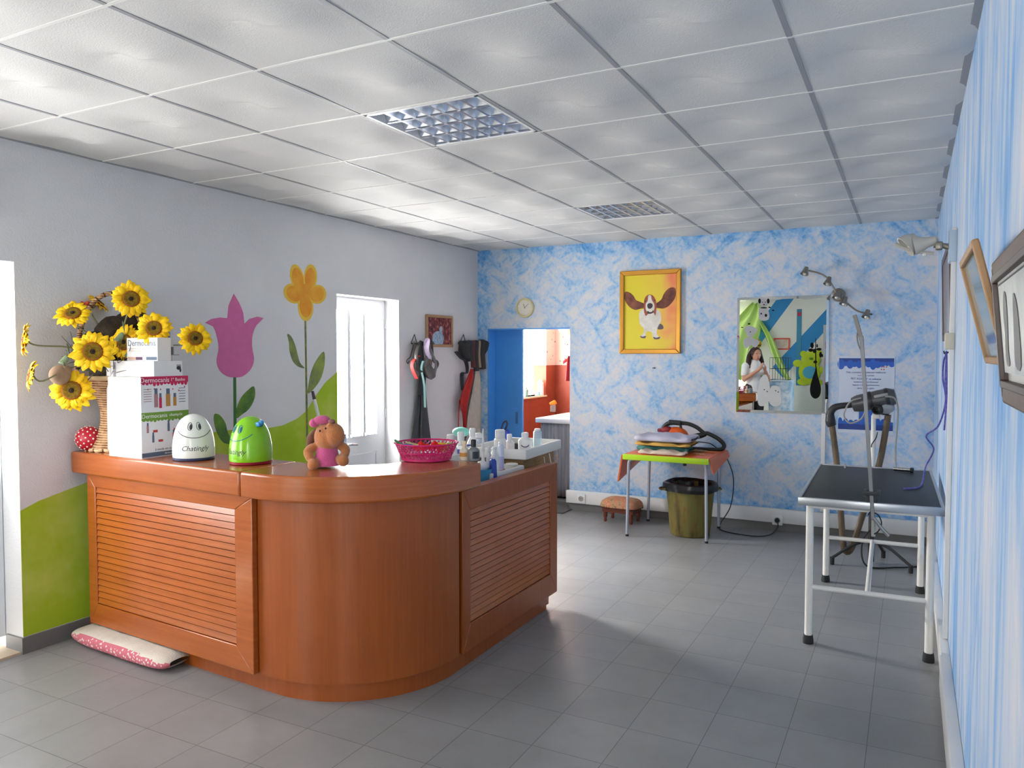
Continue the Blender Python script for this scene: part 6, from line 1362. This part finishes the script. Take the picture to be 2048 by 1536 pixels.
# person
m_skin = M('skin', (206, 148, 122), .55); m_shirt = M('white_tshirt', (232, 232, 234), .85, bump=.3, bscale=40); m_trous = M('dark_trousers', (44, 42, 48), .85); m_hair = mat_noise('dark_brown_hair', [(.35, (34, 22, 20)), (.65, (66, 44, 38))], 8, (8, 8, 1), .45)
po = V((-2.47, -.50, 0)); pr = thing('person', 'dark haired person in a white T-shirt looking down at raised hands', 'person', po)
fy = radians(38)     # faces the back wall and a little to the right
fwd = V((sin(fy), cos(fy), 0)); rgt = V((fwd.y, -fwd.x, 0))
def H(r, f, z): return po + rgt*r + fwd*f + V((0, 0, z))
def limb(b, pts, rad): b.tube(pts, rad, 12, 5); b.ball(pts[0], rad[0], 12, 8); b.ball(pts[-1], rad[-1], 12, 8)
HC = H(0, .045, 1.515)
b = MB()
b.ball(HC, (.078, .092, .112), 20, 14, rotz(-fy)); b.ball(H(0, .085, 1.455), (.05, .05, .055), 14, 10, rotz(-fy)); b.ball(H(0, .135, 1.49), (.013, .018, .02), 10, 8)
for s in (-1, 1): b.ball(H(.078*s, .04, 1.50), (.012, .02, .03), 8, 6)
limb(b, [H(0, .02, 1.45), H(0, -.005, 1.38), H(0, -.01, 1.32)], [.052, .05, .062])
limb(b, [H(0, -.01, 1.30), H(0, .0, 1.10), H(0, .0, .92)], [.11, .12, .13]); limb(b, [H(-.15, -.01, 1.30), H(.15, -.01, 1.30)], [.06, .06])
elb = {}
for s in (-1, 1):
    sh, el, wr = H(.175*s, -.01, 1.30), H(.235*s, .06, 1.06), H(.055*s, .26, 1.245)
    limb(b, [sh, (sh+el)/2+rgt*.008*s, el], [.052, .045, .038]); limb(b, [el, (el+wr)/2, wr], [.040, .036, .025])
    palm = H(.035*s, .295, 1.285); limb(b, [wr, palm], [.026, .032])
    for k in range(4):
        base_ = palm+fwd*(.010*k-.012)+V((0, 0, .028-.004*k)); L = (.062, .070, .066, .052)[k]
        limb(b, [base_, base_+V((0, 0, L*.45))-rgt*.012*s, base_+V((0, 0, L*.75))-rgt*(.028+.002*k)*s, base_+V((0, 0, L*.72))-rgt*.040*s], [.0095, .009, .008, .007])
    limb(b, [palm-fwd*.02, palm-fwd*.045+V((0, 0, .022))-rgt*.012*s, palm-fwd*.045+V((0, 0, .05))-rgt*.02*s], [.011, .010, .008])
for s in (-1, 1):
    limb(b, [H(.085*s, 0, .90), H(.09*s, .01, .50), H(.09*s, -.01, .10)], [.095, .062, .042]); limb(b, [H(.09*s, -.02, .045), H(.10*s, .14, .035)], [.042, .034])
part('body', b, m_skin, pr, mods=REM(.009))
b = MB(); limb(b, [H(0, -.01, 1.325), H(0, 0, 1.15), H(0, 0, .95), H(0, 0, .86)], [.115, .145, .15, .155]); limb(b, [H(-.165, -.01, 1.305), H(.165, -.01, 1.305)], [.068, .068])
for s in (-1, 1): limb(b, [H(.175*s, -.01, 1.30), H(.212*s, .03, 1.16)], [.068, .062])
for s in (-1, 1): b.ball(H(.07*s, .10, 1.17), (.07, .06, .065), 12, 8)
part('t_shirt', b, m_shirt, pr, mods=REM(.012))
b = MB()
for s in (-1, 1): limb(b, [H(.085*s, 0, .88), H(.09*s, .01, .50), H(.092*s, -.005, .09)], [.11, .08, .065])
limb(b, [H(-.06, 0, .90), H(.06, 0, .90)], [.125, .125]); part('trousers', b, m_trous, pr, mods=REM(.012))
for s in (-1, 1):
    b = MB(); limb(b, [H(.092*s, -.04, .045), H(.10*s, .06, .045), H(.105*s, .16, .035)], [.045, .045, .035]); part('shoe', b, m_rub, pr, mods=REM(.01))
b = MB(); b.ball(HC+fwd*-.022+V((0, 0, .022)), (.096, .098, .118), 20, 14, rotz(-fy))
for s in (-1, 1): limb(b, [H(.07*s, .02, 1.58), H(.105*s, -.005, 1.48), H(.125*s, .01, 1.37), H(.12*s, .03, 1.28)], [.04, .048, .05, .03])
limb(b, [H(0, -.07, 1.55), H(0, -.10, 1.40), H(0, -.09, 1.28)], [.08, .085, .06]); part('hair', b, m_hair, pr, mods=REM(.012))
for s in (-1, 1):
    b = MB(); b.ball(H(.032*s, .127, 1.525), (.012, .008, .006), 8, 6); part('eye', b, m_inkd, pr)
b = MB(); b.ball(H(0, .132, 1.437), (.024, .008, .008), 10, 6, rotz(-fy)); part('mouth', b, M('lips', (170, 90, 86), .5), pr)
b = MB(); b.rbox(H(0, .305, 1.315), (.05, .02, .06), .006, 2, rotz(-fy)); solo('small_device', b, m_bw, 'small white object held up in both hands, seen in the mirror', 'device', H(0, .305, 1.285))
b = MB(); b.ball(H(.06, .158, 1.12), (.035, .006, .022), 10, 6, rotz(-fy-.4)); part('shirt_badge', b, m_greenp, pr, 'small green chest badge')
# ================================================================ LIGHT
w = bpy.data.worlds.new('sky'); SC.world = w; w.use_nodes = True
w.node_tree.nodes['Background'].inputs['Color'].default_value = (.86, .92, 1, 1); w.node_tree.nodes['Background'].inputs['Strength'].default_value = 3.0
def sky_light(name, loc, target, sx, sy, power, col=(1, .98, .95)):
    l = bpy.data.lights.new(name, 'AREA'); l.shape = 'RECTANGLE'; l.size = sx; l.size_y = sy; l.energy = power; l.color = col
    o = bpy.data.objects.new(name, l); COL.objects.link(o); o.location = loc
    o.rotation_euler = (V(target)-V(loc)).to_track_quat('-Z', 'Y').to_euler(); return o
sky_light('daylight_glazed_door', (-5.5, 5.35, 2.55), (-3.0, 4.9, .8), 1.7, 1.4, 2000)
